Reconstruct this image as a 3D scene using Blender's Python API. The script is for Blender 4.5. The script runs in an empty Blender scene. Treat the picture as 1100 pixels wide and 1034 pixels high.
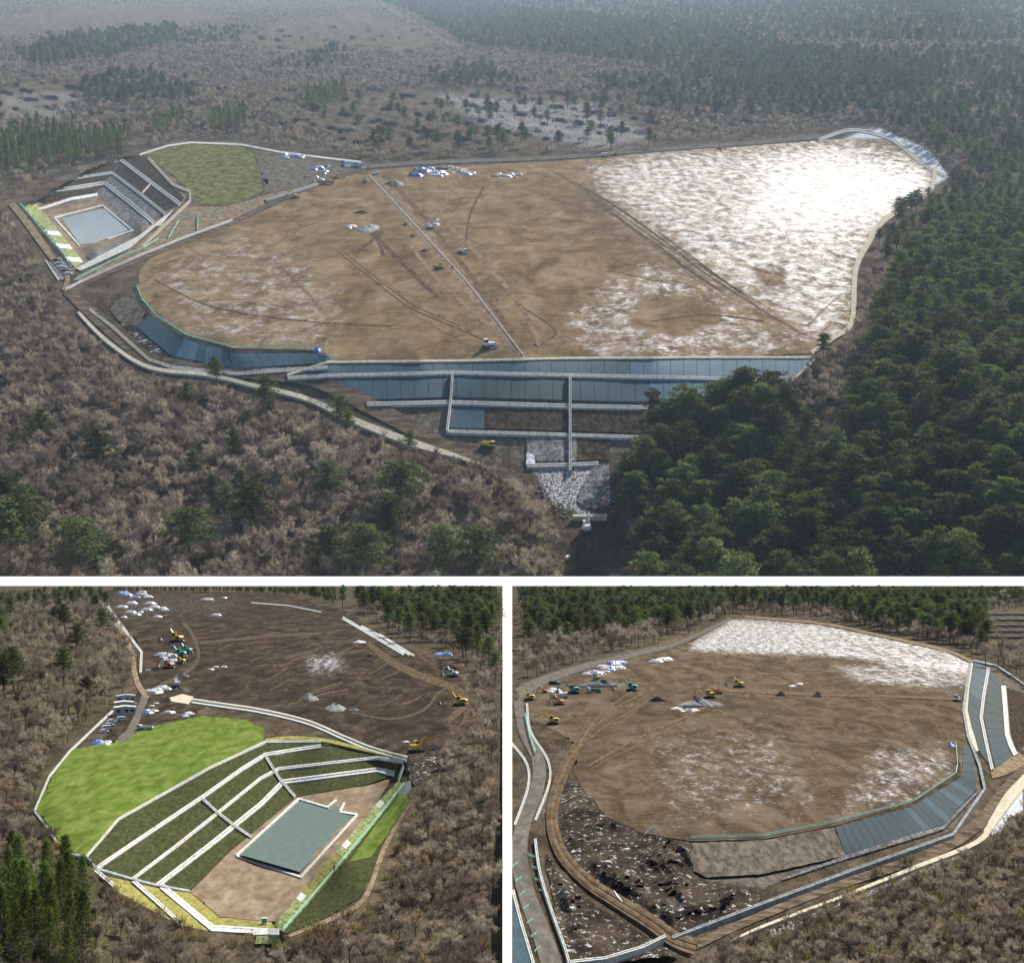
import bpy, math, random
import numpy as np
from mathutils import Matrix, Vector
random.seed(7); rng = np.random.default_rng(7)
R = math.radians
# ------------------------------------------------------------------ camera, sky, sun
SC = bpy.context.scene
COL = SC.collection
FPX, CX, CY = 1800.0, 550.0, 517.0             # focal length and centre on an 1100 x 1034 frame
H1, YH1, YH2 = 300.0, -45.0, 560.0
P1 = math.atan((CY - YH1) / FPX); P2 = math.atan((CY - YH2) / FPX)
CAM = Vector((0, 0, H1))
cam = bpy.data.cameras.new('camera'); camo = bpy.data.objects.new('camera', cam); COL.objects.link(camo)
cam.sensor_width = 36; cam.sensor_fit = 'HORIZONTAL'; cam.lens = 36 * FPX / 1100
cam.clip_start = 1; cam.clip_end = 120000
camo.location = CAM; camo.rotation_euler = (math.pi / 2 - P1, 0, 0); SC.camera = camo
SUN_EL, SUN_AZ = R(22), R(24)
w = bpy.data.worlds.new('World'); SC.world = w; w.use_nodes = True
nt = w.node_tree; bg = nt.nodes['Background']
sk = nt.nodes.new('ShaderNodeTexSky'); sk.sky_type = 'NISHITA'; sk.sun_disc = False
sk.sun_elevation = SUN_EL; sk.sun_rotation = SUN_AZ; sk.altitude = 300; sk.dust_density = 1.5
nt.links.new(sk.outputs[0], bg.inputs[0]); bg.inputs[1].default_value = 0.085
sl = bpy.data.lights.new('sun', 'SUN'); sl.energy = 5.0; sl.angle = R(0.53); sl.color = (1.0, .93, .82)
so = bpy.data.objects.new('sun', sl); COL.objects.link(so)
sd = Vector((math.sin(SUN_AZ) * math.cos(SUN_EL), math.cos(SUN_AZ) * math.cos(SUN_EL), math.sin(SUN_EL)))
so.rotation_euler = sd.to_track_quat('Z', 'Y').to_euler(); so.location = (0, 0, 900)
SC.view_settings.view_transform = 'Standard'; SC.view_settings.look = 'None'
SC.view_settings.exposure = 0.86; SC.view_settings.gamma = 1
SC.render.engine = 'CYCLES'; SC.cycles.use_denoising = True
SC.cycles.max_bounces = 5; SC.cycles.diffuse_bounces = 2; SC.cycles.glossy_bounces = 2
SC.cycles.transmission_bounces = 2; SC.cycles.volume_bounces = 0; SC.cycles.caustics_reflective = False

# ------------------------------------------------------------------ frames: a point of the ground for a point of the plan
def rbf(pts):
    A = np.array(pts, float); X = A[:, :2]; K = np.linalg.norm(X[:, None] - X[None], axis=2)
    n = len(X); M = np.zeros((n + 1, n + 1)); M[:n, :n] = K + np.eye(n) * -4.0; M[:n, n] = 1; M[n, :n] = 1
    wgt = np.linalg.solve(M, np.append(A[:, 2], 0))
    def h(px, py):
        P = np.stack([np.ravel(px), np.ravel(py)], 1).astype(float); out = np.zeros(len(P))
        for i in range(n): out += wgt[i] * np.hypot(P[:, 0] - X[i, 0], P[:, 1] - X[i, 1])
        return (out + wgt[n]).reshape(np.shape(px))
    return h
class Frame:
    def __init__(s, H, yh, sy):
        s.H, s.yh, s.sy = H, yh, sy; s.p = math.atan((CY - yh) / FPX)
        s.M = Matrix.Translation(CAM) @ Matrix.Rotation(s.p - P1, 4, 'X'); s.h = lambda px, py: np.zeros(np.shape(px))
    def pts(s, px, py, h=None, lift=0.0):
        px = np.asarray(px, float); py = np.asarray(py, float)
        hh = (s.h(px, py) if h is None else np.asarray(h, float)) + lift
        u = (px - CX) / FPX; v = (CY - py) / FPX
        y = math.sin(s.p) * v + math.cos(s.p); z = math.cos(s.p) * v - math.sin(s.p)
        t = (-s.H + hh) / z
        return np.stack([u * t, y * t, np.broadcast_to(-s.H + hh, t.shape)], -1)
    def at(s, px, py, lift=0.0): return Vector(s.pts(np.array([px]), np.array([py]), lift=lift)[0])
    def mpp0(s, y): return s.H / -(math.cos(s.p) * (CY - y) / FPX - math.sin(s.p)) / FPX
    def mpp(s, px, py):
        p = s.pts(np.array([px]), np.array([py]))[0]
        return float((p[1] * math.cos(s.p) - p[2] * math.sin(s.p)) / FPX)
    def plan(s, P): return P * np.array([1, s.sy, 1]) * (100.0 / s.H)
A = Frame(H1, YH1, .42)
WALL_H = 0.0
_w = A.pts(np.array([550.]), np.array([629.]), h=np.array([WALL_H]))[0]
_t = _w[1] * math.cos(A.p) - _w[2] * math.sin(A.p)
_v = (CY - 629) / FPX
H2 = -(math.cos(P2) * _v - math.sin(P2)) * _t * .985
B = Frame(H2, YH2, .30)

CTRL1 = [(300,300,0),(500,250,0),(700,250,0),(850,250,0),(560,380,0),(700,381,0),(865,378,0),(450,383,0),(350,381,0),(250,372,0),(200,358,0),(155,325,0),(150,300,0),(200,262,0),
 (400,190,0),(600,178,0),(780,162,0),(900,155,0),(1000,190,0),(930,262,0),(915,335,0),(300,215,0),(220,170,0),(205,215,0),(150,165,0),(255,175,0),
 (310,404,-9),(488,398,-8),(612,401,-8),(750,404,-8),(830,406,-6),(394,431,-17),(484,428,-18),(612,432,-18),(714,434,-18),(480,461,-26),(612,464,-27),(663,466,-27),(568,497,-34),(641,495,-34),
 (600,530,-40),(630,570,-44),(660,610,-47),(640,650,-50),(147,350,-8),(184,381,-10),(255,395,-10),(364,390,-7),
 (75,320,-6),(100,345,-10),(160,395,-14),(220,402,-15),(330,428,-20),(440,475,-28),(530,503,-36),
 (0,300,-4),(100,450,-18),(300,500,-30),(450,560,-40),(0,500,-14),(100,600,-26),(300,640,-42),(0,660,-28),(550,640,-50),(-200,500,-10),
 (876,383,-1),(836,419,-8),(850,460,-18),(760,500,-30),(720,560,-42),(1000,450,2),(1100,500,2),(900,550,-24),(1050,600,-16),(1000,300,4),(850,650,-42),(1100,650,-30),(1300,500,0),(1300,250,10),
 (0,150,4),(200,100,8),(500,110,8),(800,100,14),(1100,150,12),(0,40,30),(500,20,10),(1100,30,60),(-200,100,10),(-200,-20,40),(500,-22,60),(1000,-22,160),(1300,-22,120),(30,240,-2),(20,215,-2)]
A.h = rbf(CTRL1)
CTRL2 = [(150,650,0),(300,650,0),(450,720,0),(250,730,0),(350,760,-.2),(150,760,0),(100,830,0),(200,800,0),(60,870,0),(270,795,0),(100,925,0),(40,860,-.2),(0,900,-.8),(0,700,0),(0,1040,-2),(150,1030,-3.4),(280,1020,-3.6),
 (345,799,-.5),(225,827,-.1),(130,880,-.1),(435,815,-.5),(219,854,-.9),(260,825,-.8),(104,931,-.8),(295,808,-.7),
 (142,943,-1.9),(234,872,-1.9),(280,835,-1.8),(405,813,-1.6),(300,825,-1.8),(170,950,-2.8),(252,884,-2.8),(304,840,-2.7),(405,826,-2.6),(424,829,-2.4),(204,956,-3.6),(270,897,-3.6),(318,854,-3.6),(253,908,-3.6),
 (300,900,-3.7),(350,900,-3.7),(260,950,-3.7),(320,940,-3.7),(385,872,-3.7),(235,983,-3.4),(225,997,-2.9),(278,997,-3.2),(192,989,-2.2),(405,863,-3.5),(294,993,-3.5),(433,840,-1.6),(303,1001,-1.8),(370,925,-1.7),(330,948,-3.6),
 (440,862,-1.5),(390,965,-1.5),(345,990,-2.0),(480,900,-1.4),(480,1000,-1.8),(500,760,-.6),(520,680,0),(400,700,-.1),(455,805,-.8),(540,850,-.2),(540,1050,-.4),(0,630,0),(540,630,0),(-80,850,0)]
CTRL3 = [(560,640,0),(800,640,0),(1090,640,0),(700,700,0),(800,680,0),(1030,710,0),(850,760,0),(650,770,0),(700,850,0),(800,890,0),(950,860,0),(1020,830,0),(640,860,-.2),(740,902,0),(896,886,0),(978,865,0),(1031,832,0),(1042,740,0),(1039,765,0),(1050,808,-.3),(600,800,-.2),
 (1063,717,-.7),(1055,770,-.9),(1066,825,-1.3),(1078,736,-1.5),(1083,788,-2),(1091,810,-2.2),(1100,740,-2.2),(1120,800,-3),(909,918,-1.7),(1013,885,-1.7),(1049,848,-1.5),(1047,812,-.9),(745,942,-1.5),(820,950,-1.9),(820,970,-2.0),(1024,896,-2.0),(1058,848,-1.8),(725,1005,-2.2),
 (820,994,-2.3),(1049,904,-2.4),(1100,840,-2.4),(680,940,-1.3),(620,900,-.8),(590,890,-.6),(575,820,-.3),(560,760,-.1),(562,940,-.8),(600,1034,-1.6),(650,980,-1.8),(720,1020,-2.3),(900,1034,-3.2),(1100,950,-3.2),(1100,1060,-3.8),(700,1060,-2.8),(1180,700,-1),(560,1060,-.8)]
CTRL2 = [(a, b, c * 1.5) for a, b, c in CTRL2]
_hb, _hc = rbf(CTRL2), rbf(CTRL3)
def hB(px, py):
    px = np.asarray(px, float); py = np.asarray(py, float)
    k = np.clip((px - 530) / 30, 0, 1); k = k * k * (3 - 2 * k)
    return _hb(np.minimum(px, 560), py) * (1 - k) + _hc(np.maximum(px, 535), py) * k
B.h = hB

# ------------------------------------------------------------------ materials
def newmat(name):
    m = bpy.data.materials.new(name); m.use_nodes = True; t = m.node_tree
    return m, t, t.nodes['Principled BSDF']
def N(t, typ, **k):
    n = t.nodes.new(typ)
    for a, b in k.items(): setattr(n, a, b)
    return n
def coords(t, kind, scale=(1, 1, 1), rot=0.0):
    mp = N(t, 'ShaderNodeMapping'); mp.inputs['Scale'].default_value = scale; mp.inputs['Rotation'].default_value = (0, 0, rot)
    if kind == 'plan':
        a = N(t, 'ShaderNodeAttribute', attribute_name='plan'); t.links.new(a.outputs['Vector'], mp.inputs[0])
    else:
        a = N(t, 'ShaderNodeTexCoord'); t.links.new(a.outputs['Object'], mp.inputs[0])
    return mp.outputs[0]
def noise(t, vec, scale, detail=4, rough=.6, dist=0.0):
    n = N(t, 'ShaderNodeTexNoise'); n.inputs['Scale'].default_value = scale; n.inputs['Detail'].default_value = detail
    n.inputs['Roughness'].default_value = rough; n.inputs['Distortion'].default_value = dist
    t.links.new(vec, n.inputs['Vector']); return n.outputs['Fac']
def ramp(t, fac, stops):
    r = N(t, 'ShaderNodeValToRGB'); e = r.color_ramp.elements
    while len(e) < len(stops): e.new(.5)
    for k, (p, c) in zip(e, stops):
        k.position = p; k.color = (c[0], c[1], c[2], 1) if len(c) > 2 else (c[0],) * 3 + (1,)
    t.links.new(fac, r.inputs[0]); return r.outputs[0]
def mix(t, fac, a, b, blend='MIX'):
    n = N(t, 'ShaderNodeMix', data_type='RGBA', blend_type=blend)
    for s, x in ((0, fac), (6, a), (7, b)):
        if isinstance(x, (int, float)): n.inputs[s].default_value = x
        elif isinstance(x, tuple): n.inputs[s].default_value = (*x, 1)
        else: t.links.new(x, n.inputs[s])
    return n.outputs[2]
def mth(t, op, a, b=None, c=None):
    n = N(t, 'ShaderNodeMath', operation=op)
    for s, x in enumerate((a, b, c)):
        if x is None: continue
        if isinstance(x, (int, float)): n.inputs[s].default_value = x
        else: t.links.new(x, n.inputs[s])
    return n.outputs[0]
def maprange(t, v, a, b, c=0., d=1.):
    n = N(t, 'ShaderNodeMapRange', interpolation_type='SMOOTHSTEP')
    t.links.new(v, n.inputs[0])
    for i, x in enumerate((a, b, c, d)): n.inputs[i + 1].default_value = x
    return n.outputs[0]
def attr(t, name):
    return N(t, 'ShaderNodeAttribute', attribute_name=name).outputs['Fac']
def bump(t, bs, h, strength, dist):
    b = N(t, 'ShaderNodeBump'); b.inputs['Strength'].default_value = strength; b.inputs['Distance'].default_value = dist
    t.links.new(h, b.inputs['Height']); t.links.new(b.outputs[0], bs.inputs['Normal'])
def mat_plain(name, c, rough=.6, var=.12, scale=3., metal=0., spec=.4):
    m, t, bs = newmat(name); v = coords(t, 'object')
    col = ramp(t, noise(t, v, scale, 5), [(.3, tuple(x * (1 - var) for x in c)), (.7, tuple(min(1, x * (1 + var)) for x in c))])
    t.links.new(col, bs.inputs['Base Color']); bs.inputs['Roughness'].default_value = rough
    bs.inputs['Metallic'].default_value = metal; bs.inputs['Specular IOR Level'].default_value = spec
    return m
def mat_plan(name, stops, scale=.5, fine=6., rough=.9, snow=None, stretch=(1, 1, 1), rot=0., bumpd=.3, spec=0., patch=None):
    """earth-like surface: broad tone, fine grain, optional thin snow (threshold)"""
    m, t, bs = newmat(name); v = coords(t, 'plan', stretch, rot); v2 = coords(t, 'plan')
    n1 = noise(t, v, scale, 6, .65, .4); n2 = noise(t, v2, fine, 5, .7)
    f = mth(t, 'MULTIPLY_ADD', n2, .45, mth(t, 'MULTIPLY', n1, .6))
    f = mth(t, 'MULTIPLY_ADD', f, 1.8, -.44)
    col = ramp(t, f, stops)
    if patch is not None:
        pn = noise(t, coords(t, 'plan', (.7, 1.3, 1), .4), patch[1], 6, .7, .8); col = mix(t, mth(t, 'MULTIPLY', maprange(t, pn, .54, .66), .8), col, patch[0])
    if snow is not None:
        sv = noise(t, v, scale * 6, 6, .75, .6); s = maprange(t, sv, snow, snow + .06)
        col = mix(t, mth(t, 'MULTIPLY', s, .8), col, (.72, .75, .8))
    t.links.new(col, bs.inputs['Base Color']); bs.inputs['Roughness'].default_value = rough
    bs.inputs['Specular IOR Level'].default_value = spec
    if bumpd: bump(t, bs, n2, .6, bumpd)
    return m

MAT = {}
def build_ground_mat(name, base, bumpd):
    m, t, bs = newmat(name); v = coords(t, 'plan')
    n1 = noise(t, v, .12, 5, .6, .5); n2 = noise(t, v, 1.3, 6, .7); n3 = noise(t, v, 7., 4, .7)
    f = mth(t, 'ADD', mth(t, 'MULTIPLY', n1, .35), mth(t, 'ADD', mth(t, 'MULTIPLY', n2, .35), mth(t, 'MULTIPLY', n3, .35)))
    f = mth(t, 'MULTIPLY_ADD', f, 1.8, -.44)
    col = ramp(t, f, base)
    tan = ramp(t, f, [(.3, (.075, .058, .038)), (.52, (.14, .11, .075)), (.7, (.23, .185, .13))])
    col = mix(t, attr(t, 'tan'), col, tan)
    g = ramp(t, f, [(.4, (.045, .06, .025)), (.6, (.11, .12, .05))]); col = mix(t, attr(t, 'green'), col, g)
    col = mix(t, attr(t, 'bare'), col, ramp(t, f, [(.38, (.035, .026, .02)), (.5, (.075, .058, .043)), (.62, (.15, .12, .09))]))
    sv = noise(t, v, 2.2, 6, .75, .8)
    s = maprange(t, mth(t, 'ADD', sv, mth(t, 'MULTIPLY', attr(t, 'snow'), .45)), .72, .84)
    col = mix(t, mth(t, 'MULTIPLY', s, .85), col, (.7, .74, .8))
    t.links.new(col, bs.inputs['Base Color']); bs.inputs['Roughness'].default_value = .95; bs.inputs['Specular IOR Level'].default_value = 0.
    bump(t, bs, mth(t, 'ADD', n2, n3), .7, bumpd); return m
MAT['ground1'] = build_ground_mat('forest_floor', [(.36, (.045, .036, .028)), (.5, (.10, .078, .06)), (.64, (.19, .155, .12))], 2.0)
MAT['ground2'] = build_ground_mat('hillside_floor', [(.36, (.03, .025, .018)), (.5, (.07, .058, .04)), (.64, (.13, .11, .075))], .25)
def build_soil_mat(name, base, streak_rot, snow_gain, bumpd, dark_tone=(.03,.025,.02)):
    """worked fill soil: broad patches, wheel and blade streaks, snow held by a mask and lying in streaks, damp icy sheen where snow lies"""
    m, t, bs = newmat(name); v = coords(t, 'plan'); vs = coords(t, 'plan', (.22, 1.5, 1), streak_rot); vt = coords(t, 'plan', (.05, 1.2, 1), streak_rot + .5)
    n1 = noise(t, v, .09, 5, .6, .8); n2 = noise(t, vs, 1.5, 6, .72, .5); n3 = noise(t, v, 6., 4, .75); n4 = noise(t, vt, 1.2, 5, .7, .3)
    f = mth(t, 'ADD', mth(t, 'MULTIPLY', n1, .45), mth(t, 'ADD', mth(t, 'MULTIPLY', n2, .22), mth(t, 'ADD', mth(t, 'MULTIPLY', n3, .18), mth(t, 'MULTIPLY', n4, .2))))
    f = mth(t, 'MULTIPLY_ADD', f, 2.2, -.64)
    col = ramp(t, f, base)
    for k_, (rt, sc, wd) in enumerate(((streak_rot + .9, .55, .020), (streak_rot - .25, .8, .022), (streak_rot - 1.1, .5, .016))):
        ln = noise(t, coords(t, 'plan', (.16, 1.3, 1), rt), sc, 2, .5, .25)
        d_ = mth(t, 'ABSOLUTE', mth(t, 'SUBTRACT', ln, .47 + .05 * k_)); e_ = maprange(t, d_, wd * .35, wd, 1., 0.)
        gate = maprange(t, noise(t, v, .16 + .07 * k_, 3, .5), .46, .6)
        e_ = mth(t, 'MULTIPLY', mth(t, 'MULTIPLY', e_, gate), .6)
        col = mix(t, e_, col, tuple(x * (.55 if k_ != 1 else 1.5) for x in base[1][1]))
    col = mix(t, maprange(t, noise(t, v, 14., 3, .8), .56, .72), col, mix(t, .5, col, (.02, .015, .01)))
    col = mix(t, mth(t, 'MULTIPLY', attr(t, 'dark'), .75), col, dark_tone)  # masked patches tinted darker, a heap's cast shadow among them
    g = noise(t, coords(t, 'plan', (.2, 2.4, 1), streak_rot - .35), 2.3, 7, .74, .7)
    big = noise(t, v, .25, 4, .6)
    k = mth(t, 'ADD', mth(t, 'MULTIPLY_ADD', g, 1.3, -.15), mth(t, 'MULTIPLY_ADD', big, .5, -.25))
    s = maprange(t, mth(t, 'ADD', k, mth(t, 'MULTIPLY', attr(t, 'snow'), snow_gain)), .66, .78)
    col = mix(t, mth(t, 'MULTIPLY', s, .78), col, (.50, .54, .61))
    t.links.new(col, bs.inputs['Base Color'])
    t.links.new(maprange(t, s, 0., 1., .93, .66), bs.inputs['Roughness']); t.links.new(maprange(t, s, 0., 1., .0, .4), bs.inputs['Specular IOR Level'])
    bump(t, bs, mth(t, 'ADD', n2, mth(t, 'ADD', n3, g)), .5, bumpd); return m
MAT['soil1'] = build_soil_mat('fill_soil', [(.3, (.095, .063, .032)), (.5, (.185, .128, .069)), (.7, (.30, .22, .135))], .5, .30, .8)
MAT['soil2'] = build_soil_mat('dark_fill_soil', [(.36, (.022, .017, .013)), (.52, (.044, .034, .025)), (.72, (.105, .08, .058))], -.3, .3, .10)
MAT['soil3'] = build_soil_mat('brown_fill_soil', [(.3, (.045, .033, .021)), (.5, (.088, .066, .044)), (.7, (.15, .117, .082))], .2, .32, .10)
MAT['grass1'] = mat_plan('winter_grass', [(.36, (.05, .06, .02)), (.5, (.105, .115, .04)), (.62, (.19, .17, .08))], .3, 5., snow=.63, bumpd=.5)
MAT['grass2'] = mat_plan('green_grass', [(.26, (.05, .075, .014)), (.5, (.095, .145, .026)), (.74, (.18, .225, .07))], .22, 22., stretch=(1, .9, 1), rot=.5, bumpd=.03, patch=((.16, .13, .055), .5))
MAT['grass_dark'] = mat_plan('dark_turf', [(.3, (.024, .031, .014)), (.5, (.046, .053, .024)), (.7, (.08, .082, .04))], .8, 9., bumpd=.05)
MAT['grass_yellow'] = mat_plan('yellow_turf', [(.3, (.12, .125, .035)), (.5, (.21, .20, .065)), (.7, (.31, .28, .12))], .8, 9., bumpd=.05)
MAT['grass_pale'] = mat_plan('pale_turf', [(.36, (.10, .13, .05)), (.5, (.2, .24, .10)), (.64, (.36, .38, .2))], .8, 9., bumpd=.05)
MAT['slope_brown'] = mat_plan('netted_slope', [(.36, (.025, .019, .013)), (.5, (.055, .043, .03)), (.64, (.10, .08, .06))], .8, 8., snow=.66, bumpd=.3)
MAT['slope_snow'] = mat_plan('frosted_slope', [(.36, (.05, .048, .045)), (.5, (.11, .105, .10)), (.62, (.24, .24, .25))], .8, 8., snow=.56, bumpd=.3)
MAT['slope_grey'] = mat_plan('grey_earth_slope', [(.36, (.06, .053, .043)), (.5, (.115, .10, .082)), (.64, (.18, .16, .13))], .5, 7., bumpd=.15)
MAT['basin_dirt'] = mat_plan('basin_dirt', [(.25, (.11, .082, .055)), (.5, (.19, .145, .10)), (.75, (.30, .25, .19))], .22, 4., bumpd=.04)
MAT['dark_dirt'] = mat_plan('churned_dirt', [(.3, (.014, .012, .010)), (.5, (.042, .034, .026)), (.72, (.10, .077, .056))], .14, 2.5, snow=.57, stretch=(.5, 1.6, 1), rot=.7, bumpd=.35)
MAT['road_dark'] = mat_plan('haul_road', [(.36, (.05, .039, .029)), (.5, (.10, .078, .058)), (.64, (.19, .15, .11))], .5, 5., stretch=(.3, 2, 1), bumpd=.1)
MAT['road_tan'] = mat_plan('tan_track', [(.36, (.11, .083, .052)), (.5, (.19, .145, .095)), (.64, (.29, .235, .165))], .5, 5., bumpd=.1)
MAT['rut'] = mat_plan('wheel_rut', [(.36, (.05, .036, .023)), (.5, (.09, .066, .043)), (.64, (.14, .105, .07))], .5, 5., bumpd=.1)
MAT['rut_pale'] = mat_plan('pale_rut', [(.36, (.12, .085, .055)), (.5, (.19, .14, .095)), (.64, (.27, .21, .15))], .5, 5., bumpd=.1)
MAT['rut_fill'] = mat_plan('fill_rut', [(.3, (.075, .05, .03)), (.5, (.125, .085, .052)), (.7, (.2, .145, .095))], .5, 5., bumpd=.1)
MAT['rut_dusk'] = mat_plan('dusky_rut', [(.3, (.05, .04, .03)), (.5, (.075, .06, .045)), (.7, (.12, .097, .073))], .5, 6., bumpd=.05)
MAT['rut_soft'] = mat_plan('soft_rut', [(.36, (.075, .052, .033)), (.5, (.12, .085, .055)), (.64, (.17, .125, .085))], .5, 5., bumpd=.05)
MAT['gravel'] = mat_plan('grey_gravel', [(.3, (.075, .07, .062)), (.5, (.115, .107, .095)), (.7, (.165, .155, .14))], .3, 9., bumpd=.08)
MAT['concrete'] = mat_plan('pale_concrete', [(.26, (.22, .22, .20)), (.45, (.44, .45, .43)), (.7, (.62, .63, .61))], 1.2, 9., rough=.75, bumpd=.05)
MAT['concrete_cream'] = mat_plan('cream_concrete', [(.26, (.25, .23, .17)), (.48, (.42, .395, .31)), (.7, (.55, .52, .43))], 1.0, 8., rough=.8, bumpd=.05)
MAT['channel_grey'] = mat_plan('channel_grey', [(.34, (.16, .18, .19)), (.5, (.24, .26, .27)), (.64, (.34, .36, .37))], .6, 6., rough=.7, bumpd=.05)
MAT['snowdrift'] = mat_plan('snow_drift', [(.34, (.3, .31, .33)), (.5, (.62, .65, .7)), (.64, (.8, .82, .86))], .9, 5., rough=.6, bumpd=.2)
MAT['white'] = mat_plan('gap_white', [(.3, (.86, .86, .86)), (.7, (.90, .90, .90))], .2, 1., rough=.8, bumpd=0)
def revet(name, c, pale_bias):
    m, t, bs = newmat(name); v = coords(t, 'plan'); vf = coords(t, 'plan', (6, .5, .5))
    n1 = noise(t, v, .5, 5); n2 = noise(t, vf, 1.2, 5, .7)
    col = ramp(t, mth(t, 'ADD', mth(t, 'MULTIPLY', n1, .6), mth(t, 'MULTIPLY', n2, .4)), [(.35, tuple(x * .72 for x in c)), (.65, tuple(x * 1.25 for x in c))])
    s = maprange(t, mth(t, 'ADD', noise(t, vf, 2.6, 6, .75), pale_bias), .66, .8)
    col = mix(t, mth(t, 'MULTIPLY', s, .75), col, (.66, .74, .82))
    t.links.new(col, bs.inputs['Base Color']); bs.inputs['Roughness'].default_value = .75; bs.inputs['Specular IOR Level'].default_value = 0.03
    bump(t, bs, n2, .3, .3 if name.startswith('x') else .1); return m
MAT['revet'] = revet('blue_grey_sheeting', (.03, .072, .10), -.03)
MAT['revet_frost'] = revet('pale_sheeting', (.06, .125, .185), .06)  # paler sheeting with more pale streaks
MAT['revet_b'] = revet('dimmed_blue_sheeting', (.013, .034, .048), -.03); MAT['revet_pale_b'] = revet('dimmed_pale_sheeting', (.026, .058, .085), .07); MAT['revet_green_b'] = revet('dimmed_green_sheeting', (.012, .032, .034), -.04)  # same sheeting in darker copies, offsetting the stronger sun on the near hillside
MAT['revet_green'] = revet('green_grey_sheeting', (.03, .068, .075), -.04)
def mat_water(name, c):
    m, t, bs = newmat(name); v = coords(t, 'plan'); n = noise(t, v, .6, 5, .6, .8)
    t.links.new(ramp(t, n, [(.35, c), (.7, tuple(x * 1.35 for x in c))]), bs.inputs['Base Color'])
    bs.inputs['Roughness'].default_value = .22; bs.inputs['IOR'].default_value = 1.33
    bump(t, bs, noise(t, v, 30, 3), .05, .02); return m
MAT['water1'] = mat_water('frozen_pond_water', (.075, .10, .115)); MAT['water2'] = mat_water('pond_water', (.07, .115, .118))
def mat_leaf(name, c1, c2, trans=.25):
    m, t, bs = newmat(name); oi = N(t, 'ShaderNodeObjectInfo'); v = coords(t, 'object')
    a = ramp(t, noise(t, v, 9., 3), [(.35, c1), (.68, c2)])
    hs = N(t, 'ShaderNodeHueSaturation'); t.links.new(a, hs.inputs['Color'])
    t.links.new(maprange(t, oi.outputs['Random'], 0, 1, .465, .508), hs.inputs['Hue'])
    t.links.new(maprange(t, oi.outputs['Random'], 0, 1, .5, 1.5), hs.inputs['Value'])
    t.links.new(hs.outputs[0], bs.inputs['Base Color']); bs.inputs['Roughness'].default_value = .8; bs.inputs['Specular IOR Level'].default_value = .15
    if trans:
        tr = N(t, 'ShaderNodeBsdfTranslucent'); t.links.new(hs.outputs[0], tr.inputs[0]); mx = N(t, 'ShaderNodeMixShader'); mx.inputs[0].default_value = trans
        t.links.new(bs.outputs[0], mx.inputs[1]); t.links.new(tr.outputs[0], mx.inputs[2]); t.links.new(mx.outputs[0], t.nodes['Material Output'].inputs[0])
    return m
MAT['pine'] = mat_leaf('pine_needles', (.035, .058, .018), (.13, .155, .045), .4); MAT['cedar'] = mat_leaf('cedar_needles', (.045, .08, .014), (.14, .19, .04), .4)
MAT['twig'] = mat_leaf('bare_twigs', (.19, .16, .122), (.45, .39, .31), .45); MAT['bark'] = mat_leaf('tree_bark', (.10, .08, .062), (.24, .2, .16), 0)
MAT['twig2'] = mat_leaf('russet_twigs', (.19, .135, .09), (.38, .285, .20), .45); MAT['brush'] = mat_leaf('dry_brush', (.13, .115, .045), (.34, .29, .13), .4)
for k, c, r_ in (('yellow', (.62, .42, .04), .45), ('teal', (.03, .36, .33), .45), ('vwhite', (.72, .73, .74), .4), ('orange', (.6, .2, .05), .5), ('black', (.018, .018, .02), .6), ('glass', (.03, .045, .055), .12),
                 ('steel', (.2, .2, .21), .5), ('blue', (.04, .16, .55), .5), ('tarpwhite', (.38, .40, .43), .6), ('tealfence', (.2, .62, .54), .5), ('red', (.5, .05, .04), .5), ('silver', (.42, .44, .46), .35),
                 ('pilegrey', (.17, .175, .17), .95), ('piledark', (.028, .025, .024), .95), ('piledirt', (.05, .037, .028), .95), ('pileslate', (.06, .075, .08), .9), ('rock', (.33, .31, .28), .9), ('wood', (.3, .23, .15), .85),
                 ('roofwhite', (.68, .69, .7), .5), ('wallcream', (.5, .46, .38), .7), ('solar', (.03, .05, .085), .2), ('pink', (.6, .5, .47), .7), ('skin', (.45, .3, .22), .6), ('cloth', (.06, .08, .16), .8), ('green_s', (.05, .3, .12), .5)):
    MAT[k] = mat_plain(k + '_finish', c, r_)

# ------------------------------------------------------------------ mesh helpers
def mesh_from(name, V, F, mats, smooth=False, plan=None, attrs=None, fm=None):
    me = bpy.data.meshes.new(name); me.from_pydata([tuple(map(float, v)) for v in V], [], F)
    for m in (mats if isinstance(mats, (list, tuple)) else [mats]): me.materials.append(MAT[m] if isinstance(m, str) else m)
    if smooth: me.polygons.foreach_set('use_smooth', [True] * len(me.polygons))
    if fm is not None: me.polygons.foreach_set('material_index', fm)
    if plan is not None:
        a = me.attributes.new('plan', 'FLOAT_VECTOR', 'POINT'); a.data.foreach_set('vector', np.asarray(plan, np.float32).ravel())
    for k, x in (attrs or {}).items():
        a = me.attributes.new(k, 'FLOAT', 'POINT'); a.data.foreach_set('value', np.asarray(x, np.float32))
    me.update(); return me
def put(name, me, fr=None, parent=None, label=None, cat=None, group=None, kind=None):
    o = bpy.data.objects.new(name, me); COL.objects.link(o)
    if parent is not None: o.parent = parent
    elif fr is not None: o.matrix_world = fr.M
    tag(o, label, cat, group, kind); return o
def tag(o, label=None, cat=None, group=None, kind=None):
    for k, x in (('label', label), ('category', cat), ('group', group), ('kind', kind)):
        if x: o[k] = x
def empty(name, fr, label, cat, group=None, kind=None, M=None):
    o = bpy.data.objects.new(name, None); COL.objects.link(o); o.matrix_world = fr.M @ M if M is not None else fr.M
    o.empty_display_size = .5; tag(o, label, cat, group, kind); return o
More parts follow.
